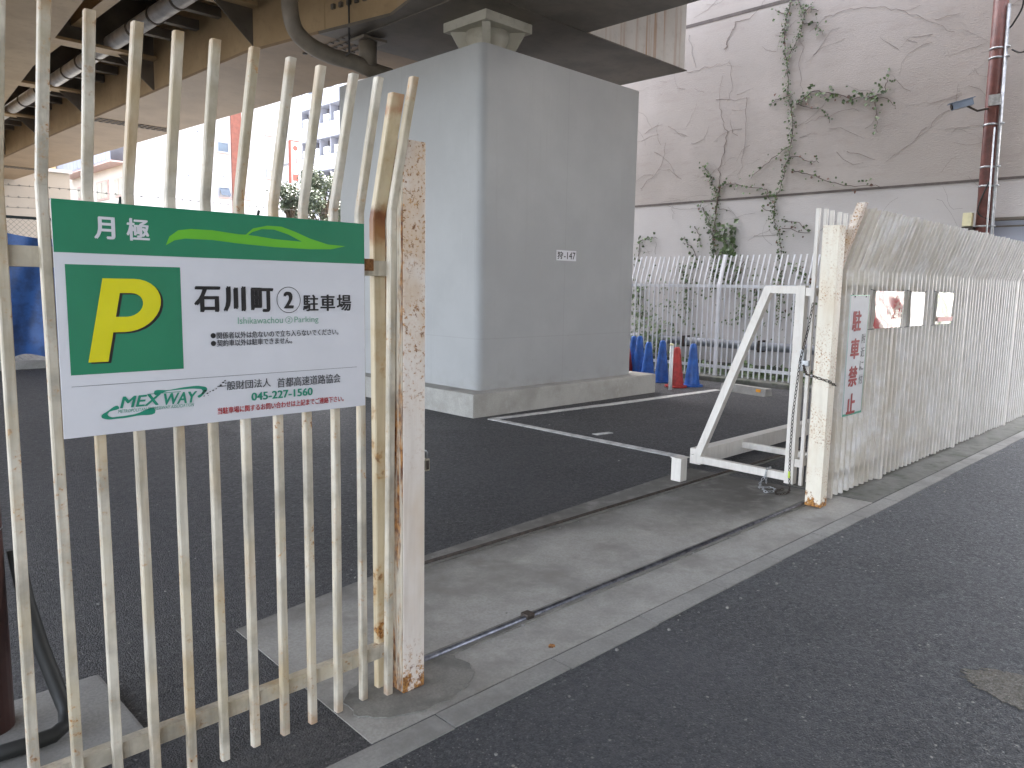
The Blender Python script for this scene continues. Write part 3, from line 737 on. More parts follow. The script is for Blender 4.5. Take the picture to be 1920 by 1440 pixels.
# joint lines of bolts across the flange
for (y, xa, xe) in ((17.2, 5.1, 6.7), (26.5, 5.05, 6.35)):
    for j in range(3):
        bl = MB().box(xa, xe, y+j*.16-.012, y+j*.16+.012, 4.71, 4.7205)
        for q in range(14): bl.box(xa+(xe-xa)*(q+.5)/14-.03, xa+(xe-xa)*(q+.5)/14+.03, y+j*.16-.03, y+j*.16+.03, 4.70, 4.721)
        obj('bolt_row', bl, 'girder_dark', ex)
for j in range(4):
    bl = MB().box(5.75+j*.14-.012, 5.75+j*.14+.012, 8.98, 10.14, 4.71, 4.7205)
    for q in range(9): bl.box(5.75+j*.14-.025, 5.75+j*.14+.025, 9.0+q*.14-.025, 9.0+q*.14+.025, 4.70, 4.721)
    obj('bolt_row', bl, 'girder_dark', ex)
for j in range(3):
    sp = MB()
    for q in range(8):
        y = 8.1+q*.14; xw = 5.7+.1-(y-8.0)/(9.25-8)*.25
        sp.box(xw-.03, xw+.02, y-.03, y+.03, 5.02+j*.13, 5.08+j*.13)
    obj('bolt_row', sp, 'girder_dark', ex)
# cross frames between the two girders
def cross_frame(y):
    x0 = 2.95+(y-10.2)*.0824; x1 = 5.2
    f = obj('cross_frame', MB().box(x0-.1, x1, y-.01, y+.01, 5.32, 6.195), 'girder_dark', ex)
    obj('frame_flange', MB().box(x0-.1, x1-.01, y-.17, y+.17, 5.27, 5.318), 'girder', f)
    obj('gusset', MB().poly3([(5.19, y-.008, 4.77), (5.19, y-.008, 5.268), (4.62, y-.008, 5.268)], (0, .016, 0)), 'girder_dark', f)
    for q in (1, 1.8, 2.6):
        obj('pipe_bracket', MB().box(4.66, 5.17, y+q-.06, y+q+.06, 5.36, 5.50), 'girder_dark', f)
for y in (10.55, 14.3, 17.9, 21.5, 25.2, 29.0): cross_frame(y)
pp = MB().tube([(4.52, 9.2, 5.42), (4.52, 31, 5.42)], .125, 16)
obj('stringer', MB().box(3.92, 4.10, 9.0, 31, 5.56, 5.80), 'girder', ex)
dp = thing('service_pipe', 'silver service pipe slung between the girders under the deck', 'pipe', (4.52, 9.2, 5.42))
obj('pipe', pp, 'galv_pipe', dp)
for y in (10.2, 11.4, 12.3, 13.2, 15.0, 15.9, 16.8, 18.8, 20.2, 22.4, 24.2): obj('collar', MB().tube([(4.52, y-.025, 5.42), (4.52, y+.025, 5.42)], .142, 16), 'girder_dark', dp)
dr = thing('drain_pipe', 'curved brown drain pipe running from the deck over the pier top', 'pipe', (4.9, 8.9, 4.4))
def smooth(pts, n=6):
    P = [Vector(p) for p in pts]; out = []
    for i_ in range(len(P)-1):
        p0, p1, p2_, p3 = P[max(i_-1, 0)], P[i_], P[i_+1], P[min(i_+2, len(P)-1)]
        for q in range(n):
            t = q/n
            out.append(.5*((2*p1)+(p2_-p0)*t+(2*p0-5*p1+4*p2_-p3)*t*t+(3*p1-p0-3*p2_+p3)*t**3))
    return out+[P[-1]]
obj('pipe', MB().tube(smooth([(4.84, 8.9, 6.19), (4.85, 8.9, 5.2), (4.89, 8.9, 4.66), (5.08, 8.9, 4.46), (5.42, 8.9, 4.375), (5.74, 8.9, 4.37), (6.0, 8.9, 4.33), (6.35, 8.9, 4.31)]), .1, 18), 'drain', dr)
obj('stub', MB().tube([(5.98, 8.9, 4.36), (5.98, 8.9, 4.70)], .12, 14), 'drain', dr)
obj('stub_flange', MB().box(5.8, 6.16, 8.72, 9.08, 4.66, 4.69), 'drain', dr)
obj('conduit', MB().tube([(5.6, 8.75, 5.2), (5.6, 8.75, 4.42), (5.55, 8.75, 4.38)], .012, 6), 'wire', dr)

# ================================================================== RIGHT BUILDING WALL, IVY, POLE
WX = 12.3
wb = thing('rendered_building', 'big windowless beige building wall overgrown with thin ivy', 'building', (18, 14, 0))
obj('wall', MB().box(WX, 26, 2.35, 3.0, -.1, 24).box(WX, 26, 3.0, 19.5, -.1, 3.065).box(WX+.001, 26, 3.0, 19.5, 3.065, 3.115).box(WX, 26, 3.0, 19.5, 3.115, 6.17).box(WX+.001, 26, 3, 19.5, 6.17, 6.23).box(WX, 26, 3, 19.5, 6.23, 24), 'wall', wb)
obj('joint_line', MB().box(WX-.006, WX+.0, 2.352, 19.4, 3.07, 3.108).box(WX-.006, WX+.0, 5.6, 19.4, 6.172, 6.226), 'groove', wb)
obj('ledge', MB().box(WX-.08, WX, 2.36, 3.16, 2.52, 2.56).box(WX-.06, WX, 2.36, 3.16, 2.43, 2.45), 'girder_dark', wb)
obj('lower_panel', MB().box(WX-.03, WX-.001, 2.37, 3.14, .02, 2.43).box(WX-.03, WX-.001, 2.37, 3.14, 2.455, 2.515), 'bldg_grey', wb)
obj('plinth', MB().box(WX-.12, WX-.001, 3.3, 19.5, -.05, .22, .01), 'moss_concrete', wb)
pw = thing('wall_pipe', 'grey pipe running low along the beige wall behind the back fence', 'pipe', (12.17, 6, .55))
obj('pipe', MB().tube([(12.17, 4.2, .56), (12.17, 12, .56)], .075, 14), 'grey_pipe', pw)
for y in (4.8, 6.3, 7.8, 9.3): obj('clip', MB().box(12.08, 12.29, y-.02, y+.02, .46, .66), 'dark_steel', pw)

IVY = {
 'main': [(6.19,6.18),(6.25,5.92),(6.28,5.69),(6.24,5.40),(6.16,5.04),(6.13,4.72),(6.06,4.43),(6.02,4.07),(6.05,3.79),(6.11,3.51),(6.15,3.27),(6.26,3.02),(6.26,2.73),(6.16,2.47),(6.10,2.13),(6.07,1.54),(6.03,1.02)],
 'main2': [(6.12,6.23),(5.97,5.93),(5.99,5.63),(6.14,5.38),(6.18,5.22)],
 'm3': [(5.97,5.93),(5.85,5.97),(5.70,5.92)],
 'm4': [(5.96,5.76),(5.80,5.75),(5.60,5.54)],
 'm5': [(6.26,5.99),(6.46,6.11)],
 'armR': [(5.97,4.52),(5.86,4.61),(5.72,4.69),(5.43,4.61),(5.08,4.48),(4.81,4.46),(4.70,4.46),(4.62,4.54),(4.57,4.69)],
 'armR2': [(4.74,4.43),(4.71,4.17),(4.66,3.90)],
 'armR3': [(4.81,4.46),(4.51,4.36),(4.43,4.22)],
 'b1': [(6.01,4.53),(5.86,4.47),(5.52,4.35),(5.40,4.16)],
 'b2': [(6.12,4.68),(6.36,4.65),(6.43,4.54)],
 'b3': [(6.03,3.68),(5.72,3.62),(5.55,3.55)],
 'b4': [(6.08,3.87),(6.42,3.65),(6.73,3.42)],
 'b5': [(6.01,3.47),(5.75,3.41),(5.37,3.24),(4.95,3.15),(4.58,3.12)],
 'b6': [(7.30,3.32),(7.19,3.36),(6.93,3.31),(6.47,3.22),(6.36,3.06),(6.25,2.98)],
 'b6b': [(6.49,2.92),(6.24,2.80)],
 'B': [(7.33,3.32),(7.35,3.09),(7.37,2.70),(7.36,2.16),(7.35,1.52)],
 'B2': [(7.70,3.72),(7.55,3.57),(7.43,3.29),(7.35,3.13)],
 'B3': [(7.64,2.99),(7.51,2.71),(7.40,2.47),(7.34,2.16)],
 'B4': [(7.19,2.62),(7.15,2.39),(7.12,2.15),(7.18,1.72)],
 'B5': [(7.04,2.65),(7.04,2.38),(7.09,2.15)],
 'B6': [(7.78,2.64),(7.70,2.48),(7.64,2.28)],
 'B7': [(8.03,2.45),(7.80,2.24),(7.72,2.00),(7.91,1.68)],
 'B8': [(9.04,2.06),(8.98,2.40),(8.80,2.48),(8.60,2.48)],
 'c1': [(6.12,2.68),(5.84,2.63),(5.65,2.48)],
 'c2': [(6.11,2.54),(5.64,2.46)],
 'c3': [(7.34,2.94),(7.07,2.88)],
 'l1': [(8.02,1.92),(7.91,1.51),(7.90,0.94)],
 'l2': [(8.97,1.59),(8.98,1.24),(8.88,0.90)],
 'l3': [(6.76,1.99),(6.92,1.76),(6.99,1.53)],
 'l4': [(5.91,1.91),(5.71,1.80),(5.63,1.73)],
 'l5': [(5.83,1.36),(5.85,1.03)],
 'l6': [(6.57,1.53),(6.48,1.42),(6.57,1.00)],
 'l7': [(6.82,1.53),(6.76,1.22),(6.83,0.99)],
 'dry1': [(7.37,5.66),(7.25,5.89),(7.16,6.06),(6.89,6.10),(6.70,6.23),(6.63,6.36)],
 'dry2': [(8.11,5.39),(7.66,5.42),(7.25,5.42)],
 'dry3': [(7.32,3.32),(7.34,3.63),(7.25,4.08),(7.29,4.38),(7.40,4.70),(7.39,5.22)],
 'dry4': [(7.25,5.42),(7.19,5.11),(7.23,4.75)],
 'dry5': [(6.89,4.77),(6.89,4.33),(6.90,3.81),(6.98,3.44)],
 'dry6': [(9.03,3.37),(8.95,3.49),(8.56,3.83),(8.53,4.23)],
 'dry7': [(8.49,5.26),(8.42,4.37),(8.51,3.74)],
 'dry8': [(5.62,5.78),(5.34,5.80),(5.01,5.80),(4.62,5.68),(4.17,5.45),(3.74,5.18)],
 'dry9': [(5.93,5.54),(5.97,5.11),(5.89,4.68)],
 'dry10': [(5.89,3.92),(5.79,3.55),(5.83,3.03)],
 'dry11': [(5.80,4.18),(5.52,4.28),(4.96,4.30)],
 'dry12': [(4.41,4.25),(3.96,4.34),(3.39,4.28)],
 'dry13': [(5.93,3.99),(5.70,3.82),(5.09,3.75),(5.02,4.15)],
 'dry14': [(5.12,3.69),(4.67,3.51)],
 'dry15': [(8.11,6.07),(7.93,5.43)],
 'dry16': [(3.72,5.56),(3.67,5.28)],
 'dry17': [(6.62,2.44),(6.38,2.51),(6.22,2.43)],
 'dry18': [(8.28,3.03),(7.98,2.97),(7.43,3.02)],
 'dry19': [(8.27,2.83),(8.30,3.01),(8.48,3.08)],
 'dry20': [(8.63,2.18),(8.62,2.39)],
}
def wob(pts, seed, x=WX-.012, amp=.012):
    r = random.Random(seed); P = smooth([(x, a, b) for a, b in pts], 5)
    return [Vector((p.x-abs(r.gauss(0, .006)), p.y+r.gauss(0, amp), p.z+r.gauss(0, amp))) for p in P]
def ivy(name, label, spec, loc, cat='ivy', group=None):
    t = thing(name, label, cat, loc, group)
    st, lv, rl = MB(), MB(), MB()
    for k_, (key, rad, dens, size, redf) in enumerate(spec):
        P = wob(IVY[key], hash(key) % 1 + k_*13 + len(key))
        st.tube(P, rad, 5, r2=rad*.5)
        r = random.Random(k_*7+3)
        for a, b_ in zip(P, P[1:]):
            n = .6*dens*(b_-a).length; n = int(n) + (1 if r.random() < n % 1 else 0)
            for _ in range(n):
                p = a.lerp(b_, r.random()) + Vector((-r.uniform(.01, .05), r.gauss(0, size*.75), r.gauss(0, size*.75)))
                (rl if r.random() < redf else lv).leaf(p, size*r.uniform(.5, 1.1), (-1, r.gauss(0, .5), r.uniform(-.2, .9)), r)
    obj('stem', st, 'stem', t)
    if len(lv.bm.faces): obj('leaves', lv, 'leaf', t)
    if len(rl.bm.faces): tag(obj('leaves', rl, 'red_leaf', t), 'reddish autumn leaves')
    return t
ivy('ivy_plant', 'tall ivy climbing the beige wall with one long arm to the right', [
    ('main', .009, 170, .046, .12), ('main2', .008, 170, .046, .05), ('m3', .008, 60, .06, 0), ('m4', .008, 50, .06, 0), ('m5', .008, 50, .06, 0),
    ('armR', .010, 95, .075, .06), ('armR2', .006, 45, .06, .1), ('armR3', .006, 22, .05, .2), ('b1', .007, 22, .055, .3), ('b2', .007, 40, .06, .1),
    ('b3', .007, 40, .06, .2), ('b4', .007, 26, .06, .2), ('b5', .008, 30, .06, .2), ('b6b', .006, 30, .06, .3), ('c1', .007, 40, .06, .2), ('c2', .007, 40, .06, .2),
    ('l4', .006, 60, .07, .4), ('l5', .006, 60, .07, .3)], (12.28, 7, 0), group='ivy plants on the beige wall')
ivy('ivy_plant', 'shorter ivy clump with thick dark stem left of the tall one', [
    ('B', .018, 100, .05, .15), ('B2', .007, 130, .055, .05), ('B3', .008, 140, .065, .1), ('B4', .010, 110, .12, 0), ('B5', .010, 100, .12, 0), ('B6', .007, 55, .065, 0), ('B7', .008, 60, .07, 0), ('b6', .008, 45, .065, .15),
    ('c3', .006, 20, .05, .2), ('l1', .008, 90, .08, .05), ('l3', .007, 80, .08, .1), ('l6', .007, 70, .07, .15), ('l7', .007, 70, .08, .1)], (12.28, 8, 0), group='ivy plants on the beige wall')
ivy('ivy_plant', 'thin ivy strand curling out beside the grey pier', [('B8', .008, 55, .07, 0), ('l2', .010, 130, .09, 0)], (12.28, 9.1, 0), group='ivy plants on the beige wall')
dv = MB()
for k_, key in enumerate(sorted(q for q in IVY if q.startswith('dry') and q not in ('dry7', 'dry10', 'dry12', 'dry16', 'dry13'))):
    dv.tube(wob(IVY[key], 50+k_, WX-.004, .016), .0052 if key in ('dry1', 'dry3') else .0026, 4, r2=.0015)
rd = random.Random(11)
for _ in range(170):                                     # short dead tendrils all over the render
    y, z = rd.uniform(2.6, 9.6), rd.uniform(1.5, 8.2); n = rd.randint(3, 7); a = rd.choice((0, math.pi))+rd.gauss(0, .35)
    P = [Vector((WX-.004, y, z))]
    for q in range(n):
        a += rd.gauss(0, .3); P.append(P[-1]+Vector((0, math.cos(a), math.sin(a)))*rd.uniform(.04, .13))
    dv.tube(P, rd.uniform(.001, .0028), 3, r2=.001)
tag(obj('dead_ivy', dv, 'stem', None, (12.28, 6, 3)), 'dead brown ivy tendrils clinging to the beige wall', 'dead ivy', kind='stuff')
rl_ = MB(); r = random.Random(4)
for _ in range(900):
    rl_.leaf((WX-r.uniform(.13, .5), r.uniform(4.6, 9.6), r.uniform(.02, .28)*r.random()), r.uniform(.05, .1), (-1, r.gauss(0, .5), r.uniform(.2, 1.4)), r)
for _ in range(280):
    rl_.leaf((WX-r.uniform(.02, .08), r.uniform(5.0, 9.4), r.choice((5.5, 6.2, 6.9, 7.9))*0+r.uniform(.6, 2.0)), r.uniform(.035, .07), (-1, r.gauss(0, .5), r.uniform(.0, 1)), r)
for _ in range(420):
    rl_.leaf((WX-r.uniform(.12, .45), r.gauss(8.55, .3), abs(r.gauss(.45, .3))), r.uniform(.05, .1), (-1, r.gauss(0, .6), r.uniform(.2, 1.2)), r)
tag(obj('ground_cover', rl_, 'leaf', None, (12, 7, 0)), 'low weeds and creeping leaves at the foot of the beige wall', 'weeds', kind='stuff')

# back fence
bf = thing('back_fence', 'pale white bent bar fence in front of the ivy wall', 'fence', (11.4, 7, 0))
bm5 = bar_mesh('bar', .021, .021, .0, 1.6, 2.05, .15, 0, 'back_bar')
for i in range(64):
    y = 3.3+i*.1
    if abs(y-6.69) < .05 or abs(y-4.7) < .05: continue
    o = obj('bar', bm5, 'back_bar', bf); o.location = (random.uniform(-.002, .002), y-7+random.uniform(-.004, .004), random.uniform(-.008, .008)+.03); o.rotation_euler = (random.uniform(-.004, .004), 0, 0)
bm6 = bar_mesh('post', .05, .06, -.02, 1.6, 2.09, .15, 0, 'back_bar')
for y in (4.7, 6.69, 8.7):
    o = obj('post', bm6, 'back_bar', bf); o.location = (-.02, y-7, 0)
for z in (.20, 1.545): obj('rail', MB().box(11.405, 11.44, 3.2, 9.7, z, z+.05, .002), 'back_bar', bf)

# traffic cones behind the pier footing, white post, wheel stop
def cone(x, y, mat, label, h=.66, tilt=0):
    t = thing('traffic_cone', label, 'cone', (x, y, 0), 'cones beside the pier')
    prof = [(.12, .028), (.118, .04), (.05, h-.03), (.04, h-.01), (.033, h)]
    obj('body', MB().lathe(prof, 24, (x, y, 0)), mat, t)
    b = MB().prism([(x+.172*math.cos(a), y+.172*math.sin(a)) for a in [k_*math.pi/4+math.pi/8 for k_ in range(8)]], .0025, .03, .006)
    obj('base', b, mat, t); t.rotation_euler.z = tilt
    return t
cone(10.32, 6.46, 'blue_cone', 'blue traffic cone at the right end of the row', .67)
cone(10.02, 6.56, 'red_cone', 'red traffic cone behind the white post', .62)
cone(10.36, 7.06, 'blue_cone', 'blue traffic cone just left of the white post', .68)
cone(10.58, 7.49, 'blue_cone', 'paler blue cone second left of the white post', .62)
cone(10.7, 7.76, 'blue_cone', 'blue cone nearest the pier edge but one, behind the footing', .7)
cone(10.85, 8.0, 'blue_cone', 'blue cone half hidden by the pier corner', .68)
cone(10.62, 7.96, 'red_cone', 'red cone almost hidden behind the pier corner', .5)
wpole = thing('marker_post', 'thin white post standing in front of the red cone', 'post', (9.66, 6.42, 0))
obj('shaft', MB().tube([(9.66, 6.42, .003), (9.66, 6.42, .67)], .028, 16), 'white_plastic', wpole)
obj('cap', MB().lathe([(.03, .67), (.031, .69), (.02, .70)], 16, (9.66, 6.42, 0)), 'lamp_cover', wpole)
ws = thing('wheel_stop', 'low concrete wheel stop in front of the back fence', 'wheel stop', (10.3, 5.55, 0))
def rot(c, a, pts): return [(c[0]+x*math.cos(a)-y*math.sin(a), c[1]+x*math.sin(a)+y*math.cos(a)) for x, y in pts]
ang = math.atan2(-.85, -.16)
wmb = MB(); A_ = Vector((10.36, 5.92, 0)); B_ = Vector((10.2, 5.12, 0)); t_ = (B_-A_).normalized(); s_ = Vector((-t_.y, t_.x, 0))
q = [A_+s_*.09, A_-s_*.09, A_-s_*.06+Vector((0, 0, .11)), A_+s_*.06+Vector((0, 0, .11))]
wmb.poly3(q, B_-A_); obj('block', wmb, 'kerb', ws)
for f in (.12, .85):
    c = A_.lerp(B_, f)+Vector((0, 0, .075)) 
    side = -s_ if s_.x > 0 else s_
    obj('reflector', MB().poly3([c+side*.068+t_*.04+Vector((0, 0, -.02)), c+side*.068-t_*.04+Vector((0, 0, -.02)), c+side*.062-t_*.04+Vector((0, 0, .02)), c+side*.062+t_*.04+Vector((0, 0, .02))], side*.012), 'yellow_reflector', ws)

# camera pole
cp = thing('camera_pole', 'tall red brown pole with a security camera behind the street fence', 'pole', (11.9, 3.02, 0))
obj('shaft', MB().tube([(11.9, 3.02, 0), (11.9, 3.10, 7.4)], .088, 18), 'red_pole', cp)
obj('conduit', MB().tube([(11.86, 2.885, 0), (11.86, 2.97, 5.25)], .024, 8).tube([(11.8, 2.93, 0), (11.8, 2.99, 3.7)], .012, 6), 'galv', cp)
for z in (2.42, 2.95, 3.2, 3.75, 4.6, 4.72, 5.42):
    yy = 3.02+.08*z/7.4; obj('strap', MB().tube([(11.9, yy, z-.012), (11.9, yy, z+.012)], .094, 18).tube([(11.86, yy-.135, z-.01), (11.86, yy-.135, z+.01)], .03, 8), 'galv', cp)
obj('junction_box', MB().box(11.78, 11.83, 2.95, 3.09, 3.98, 4.12, .01), 'galv', cp)
cc = thing('security_camera', 'grey bullet security camera bracketed to the red brown pole', 'camera', (11.8, 3.35, 4))
a = Vector((11.72, 3.26, 4.05)); b_ = Vector((11.58, 3.46, 3.985)); d = (b_-a).normalized()
obj('housing', MB().beam(a, b_, .085, .085), 'cctv', cc)
obj('sun_shield', MB().beam(a+Vector((0, 0, .05))-d*.02, b_+Vector((0, 0, .05))+d*.05, .105, .008), 'cctv', cc)
obj('lens', MB().tube([b_, b_+d*.012], .034, 14), 'black', cc)
obj('bracket', MB().tube([a+d*.06+Vector((0, 0, -.04)), (11.76, 3.2, 3.93), (11.8, 3.12, 3.95), (11.86, 3.06, 3.96)], .014, 8), 'dark_steel', cc)
lb = thing('wall_lamp', 'small yellowed lamp box on the camera pole above the fence', 'lamp', (11.8, 3.2, 2.4))
obj('cover', MB().box(11.74, 11.86, 3.15, 3.26, 2.42, 2.60, .012), 'lamp_cover', lb)
obj('base', MB().box(11.74, 11.88, 3.13, 3.26, 2.36, 2.415, .004), 'dark_steel', lb)
cb = MB()
for P in ([(11.9, 3.05, 5.6), (11.8, 2.86, 5.5), (11.8, 2.8, 5.2), (11.85, 2.9, 5.0), (11.87, 2.95, 4.95)], [(11.9, 2.9, 4.68), (11.8, 2.75, 4.6), (11.8, 2.55, 4.72), (11.8, 2.5, 5.2), (11.8, 2.45, 5.7)], [(11.85, 2.95, 2.5), (11.8, 3.1, 2.62), (11.82, 3.0, 3.0)]):
    cb.tube(smooth(P, 6), .011, 6)
tag(obj('cable', cb, 'rubber', None, (11.85, 2.9, 4.5)), 'loose black cables looping from the camera pole', 'cable')

# ================================================================== FAR SIDE OF THE LOT
cf = thing('chain_link_fence', 'dark chain link fence with barbed wire at the back of the lot', 'fence', (4, 15, 0))
for x in [-4+2.6*i for i in range(8)]:
    obj('post', MB().tube([(x+.9, 15, 0), (x+.9, 15, 2.52), (x+.9, 14.75, 2.95)], .028, 8), 'fence_dark', cf)
obj('top_rail', MB().tube([(-4, 15, 2.5), (13.5, 15, 2.5)], .024, 8), 'fence_dark', cf)
mw = MB(); h_ = 2.45; x = -6.5
while x < 13.5:
    for s in (1, -1):
        x0, x1, z0, z1 = (x, x+h_, .05, 2.5) if s == 1 else (x+h_, x, .05, 2.5)
        mw.tube([(x0, 15+.004*s, z0), (x1, 15+.004*s, z1)], .0025, 3)
    x += .085
obj('wire_mesh', mw, 'wire', cf)
bw = MB()
for (y, z) in ((14.92, 2.66), (14.83, 2.82), (14.75, 3.0)):
    bw.tube([(-4+i*.5, y, z+.015*math.sin(i*1.7)) for i in range(36)], .003, 4)
    for i in range(120): bw.box(-4+i*.146-.022, -4+i*.146+.022, y-.003, y+.003, z-.003, z+.003).box(-4+i*.146-.003, -4+i*.146+.003, y-.003, y+.003, z-.018, z+.018)
obj('barbed_wire', bw, 'wire', cf)
tb = MB(); NX, NZ = 120, 26; g = []; r = random.Random(9)
for j in range(NZ+1):
    row = []
    for i in range(NX+1):
        u, v = i/NX*7.6, j/NZ
        z = .2+v*(2.12-.16*abs(math.sin(u*1.9+.5)))
        y = 14.9+.05*math.sin(u*6+v*2)+.04*math.sin(u*11-v*5)+.05*math.sin(v*7+u)*(1-v)-.10*(1-v)**4
        if v < .12: z += .03*math.sin(u*9)
        row.append(tb.bm.verts.new((2.95+u, y, z)))
    g.append(row)
for j in range(NZ):
    for i in range(NX):
        f = tb.bm.faces.new((g[j][i], g[j][i+1], g[j+1][i+1], g[j+1][i])); f.smooth = True
tag(obj('tarpaulin', tb, 'tarp', None, (4, 14.9, .2)), 'creased blue tarpaulin hung on the chain link fence', 'tarp')
tag(obj('lot_kerb', MB().box(-4, 12.2, 14.55, 14.8, 0, .13, .02), 'kerb', None, (4, 14.7, 0)), 'low concrete kerb below the blue tarpaulin', 'kerb')

# white building in full light
bw_ = thing('white_building', 'bright white tiled building with a red brown stripe beyond the lot', 'building', (20, 50, 0))
WY = 45.6
obj('wall', MB().box(15.0, 25.6, WY, 64, -.1, 19), 'bldg_white', bw_)
obj('side_wall', MB().box(14.96, 14.999, WY+.04, 63.9, -.1, 7.95).box(14.96, 14.999, WY+.04, 63.9, 9.35, 19), 'bldg_cream', bw_)
obj('stripe', MB().box(20.86, 21.5, WY-.12, WY-.001, 0, 19.05), 'bldg_brick', bw_)
jl = MB()
for z in (2.3, 5.2, 8.05, 10.9, 13.8, 16.7): jl.box(15.02, 20.85, WY-.012, WY-.001, z, z+.03).box(21.51, 25.58, WY-.012, WY-.001, z, z+.03)
obj('joint_line', jl, 'bldg_grey', bw_)
def window(x0, x1, z0, z1, open_=False, pm_='glass', parent=bw_):
    f = MB(); e = .06; y0, y1 = WY-.06, WY-.001
    f.box(x0, x1, y0, y1, z0, z0+e).box(x0, x1, y0, y1, z1-e, z1).box(x0, x0+e, y0, y1, z0+e, z1-e).box(x1-e, x1, y0, y1, z0+e, z1-e)
    fo = obj('window', f, 'bldg_grey', parent)
    if open_: obj('pane', MB().poly3([(x0+e, WY-.35, z0+.1), (x1-e, WY-.35, z0+.1), (x1-e, WY-.02, z1-e), (x0+e, WY-.02, z1-e)], (0, .02, .02)), pm_, fo)
    else: obj('pane', MB().box(x0+e, x1-e, WY-.03, WY-.002, z0+e, z1-e), pm_, fo)
    obj('sill', MB().box(x0-.05, x1+.05, WY-.12, WY-.061, z0-.04, z0+.02), 'pink_trim', fo)
for k_ in range(5):
    z = 6.5+2.62*k_
    window(20.0, 20.72, z, z+.62, k_ == 0); window(23.08, 23.66, z-.0+1.42, z+2.0, False, 'pale_glass'); window(21.72, 22.1, z, z+.52, False, 'pale_glass')
for x, z in ((18.93, 10.15), (18.32, 7.6), (20.4, 7.75)): obj('vent', MB().tube([(x, WY-.09, z), (x, WY-.001, z)], .09, 12), 'bldg_grey', bw_)
for (y0, y1, z0, z1) in ((48.86, 51.04, 6.15, 7.25), (46.23, 47.77, 6.15, 7.2), (53.6, 54.8, 6.5, 7.25), (57, 59, 6.2, 7.2)):
    f = obj('window', MB().box(14.9, 14.958, y0, y1, z0, z1), 'pink_trim', bw_)
    obj('pane', MB().box(14.88, 14.899, y0+.1, (y0+y1)/2-.05, z0+.08, z1-.08).box(14.88, 14.899, (y0+y1)/2+.05, y1-.1, z0+.08, z1-.08), 'pale_glass', f)
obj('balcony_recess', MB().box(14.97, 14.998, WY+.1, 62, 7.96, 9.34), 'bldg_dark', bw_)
bal = obj('balcony', MB().box(14.1, 14.958, WY+.04, 56, 7.86, 7.94), 'pink_trim', bw_)
br_ = MB().box(14.1, 14.14, WY+.04, 56, 9.0, 9.06).box(14.1, 14.14, WY+.04, 56, 7.96, 8.0); y = WY+.08
while y < 56: br_.box(14.1, 14.13, y, y+.05, 8.0, 9.0); y += .75
obj('railing', br_, 'bldg_grey', bal)
obj('railing_panel', MB().box(14.115, 14.12, WY+.05, 55.9, 8.02, 8.98), 'bldg_grey', bal)
# grey blue apartment house with air conditioners on open corridors
ap = thing('apartment_building', 'blue grey apartment block with air conditioners on open galleries', 'building', (40, 60, 0))
obj('wall', MB().box(35.9, 50, 54, 66, -.1, 24), 'bldg_dark', ap)
fl = [8.45+1.63*0, ]
acm = MB().box(-.2, .2, -.42, .42, 0, .62, .02).mesh('air_conditioner', 'white_plastic')
fan = MB().tube([(-.205, .1, .31), (-.201, .1, .31)], .23, 16).mesh('fan', 'bldg_grey')
for k_ in range(7):
    z = 5.0+1.92*1.0*0+k_*2.65
    obj('gallery', MB().box(34.9, 35.0, 54, 66, z+.95-.2, z+2.0-.05).box(34.9, 35.899, 54, 66, z+.70, z+.749), 'bldg_grey', ap)
    for q_ in range(6):
        o = obj('air_conditioner', acm, 'white_plastic', ap); o.location = (35.35-40, 55.2+q_*1.7-60, z+2.06)
        obj('fan', fan, 'bldg_grey', o)
        p_ = obj('divider', MB().box(35.1, 35.89, 54.4+q_*1.7, 54.48+q_*1.7, z+2.0, z+3.38), 'bldg_grey', ap)
rs = thing('vertical_sign', 'narrow white vertical sign with red edges on the white building', 'sign', (24.2, 44, 2))
obj('panel', MB().box(23.95, 24.5, 44.0, 44.2, 3, 10.1), 'sign_white', rs)
obj('edge', MB().box(23.88, 23.949, 43.98, 44.22, 3, 10.1).box(23.88, 24.55, 43.98, 44.22, 10.101, 10.17), 'faded_red', rs)
obj('arm', MB().box(24.1, 24.3, 44.2, 45.6, 8.8, 8.9).box(24.1, 24.3, 44.2, 45.6, 4.8, 4.9), 'galv', rs)
obj('emblem', MB().add((lambda b: (bmesh.ops.create_circle(b, cap_ends=True, radius=.16, segments=20, matrix=Matrix.Translation((24.22, 43.99, 9.72)) @ Matrix.Rotation(R(90), 4, 'X')), b)[1])(bmesh.new())), 'faded_red', rs)
for ch, z in (('健', 8.95), ('仁', 8.4), ('一', 7.95), ('般', 7.4), ('科', 6.85)):
    lettering(ch, (24.03, 24.42, z-.2, z+.2), 'faded_red', lambda u, v: (u, 43.99, v), rs, .0)
# beige building far left below the viaduct
bb = thing('beige_building', 'low beige building far off below the viaduct', 'building', (4, 31, 0))
obj('wall', MB().box(2, 7.93, 30, 38, -.1, 5.08), 'bldg_beige', bb)
obj('roof_edge', MB().box(1.9, 8.0, 29.9, 38.1, 5.085, 5.2), 'bldg_white', bb)
obj('window', MB().box(4.6, 5.9, 29.95, 29.999, 2.6, 3.7), 'pale_glass', bb)
gbg = thing('glazed_building', 'pale building with greenish glazing behind the beige one', 'building', (9, 56, 0))
obj('wall', MB().box(4, 14.0, 58, 66, -.1, 12), 'bldg_white', gbg)
obj('glazing', MB().box(9.5, 13.8, 57.9, 57.999, 8.5, 10.6).box(9.5, 13.8, 57.9, 57.999, 5, 7.4), 'pale_glass', gbg)

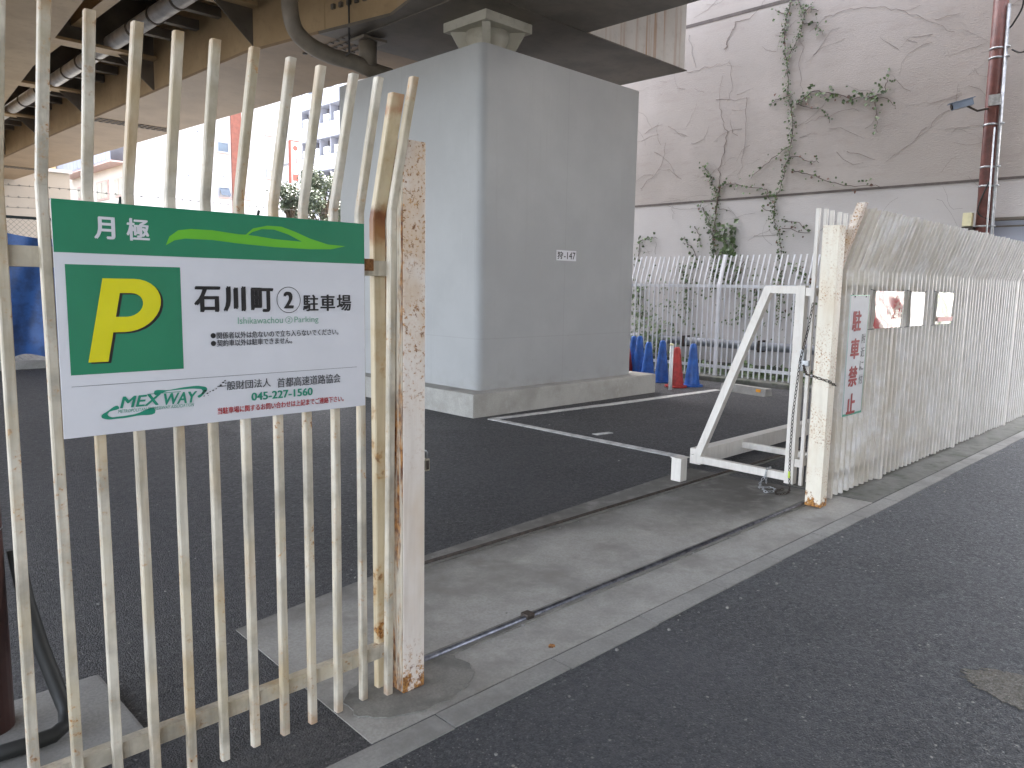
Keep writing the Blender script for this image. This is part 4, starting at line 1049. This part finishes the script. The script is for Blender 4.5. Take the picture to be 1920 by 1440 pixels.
# two trees beyond the fence
def tree(x, y, h, rad, label, seed, leafsize=.16, n=4200):
    t = thing('tree', label, 'tree', (x, y, 0), 'trees behind the parking lot'); r = random.Random(seed)
    tr = MB().tube(smooth([(x, y, -.1), (x+.05, y, h*.3), (x-.05, y+.1, h*.55), (x, y, h*.85)], 5), .13, 8, r2=.03)
    cl = []
    for k_ in range(26):
        a = r.uniform(0, 6.28); q_ = r.uniform(.25, 1)**.6*rad; z = h*(.38+.58*r.random()**.9)
        q_ *= (1.0-.55*max(0, (z/h-.6)/.4))
        c = Vector((x+math.cos(a)*q_, y+math.sin(a)*q_, z)); cl.append((c, r.uniform(.3, .62)*rad*.6))
        tr.tube([(x, y, z*.75), tuple((Vector((x, y, z*.85))+c)/2), tuple(c)], .035, 5, r2=.01)
    obj('trunk', tr, 'bark', t)
    cm = MB()
    for _ in range(n):
        c, s = r.choice(cl); d = Vector((r.gauss(0, 1), r.gauss(0, 1), r.gauss(0, 1))).normalized()*s*r.random()**.4
        cm.leaf(c+d, leafsize*r.uniform(.6, 1.2), (d.normalized()+Vector((r.gauss(0, .5), r.gauss(0, .5), .5+r.gauss(0, .5)))), r)
    obj('crown', cm, 'tree_leaf', t)
tree(11.15, 20.6, 4.35, .75, 'small sparse tree left of the pier, before the white building', 21, .08, 5200)
tree(12.75, 21.4, 4.95, 1.15, 'fuller dark green tree touching the left edge of the pier', 22, .085, 15000)

# unseen building added across the street to cast shade and bounce light
ob = thing('unseen_building', 'unseen plain white building added across the street for shade and bounced light', 'building', (20, -9, 0))
obj('wall', MB().box(-3, 33, -18, -6.7, -.1, 12.5), 'facade', ob)
for k_ in range(3):
    for q_ in range(12):
        f = obj('window', MB().box(-2.2+q_*2.9, -.4+q_*2.9, -6.699, -6.65, 2.2+k_*3.4, 4.0+k_*3.4), 'galv', ob)
        obj('pane', MB().box(-2.1+q_*2.9, -.5+q_*2.9, -6.649, -6.64, 2.3+k_*3.4, 3.9+k_*3.4), 'glass', f)
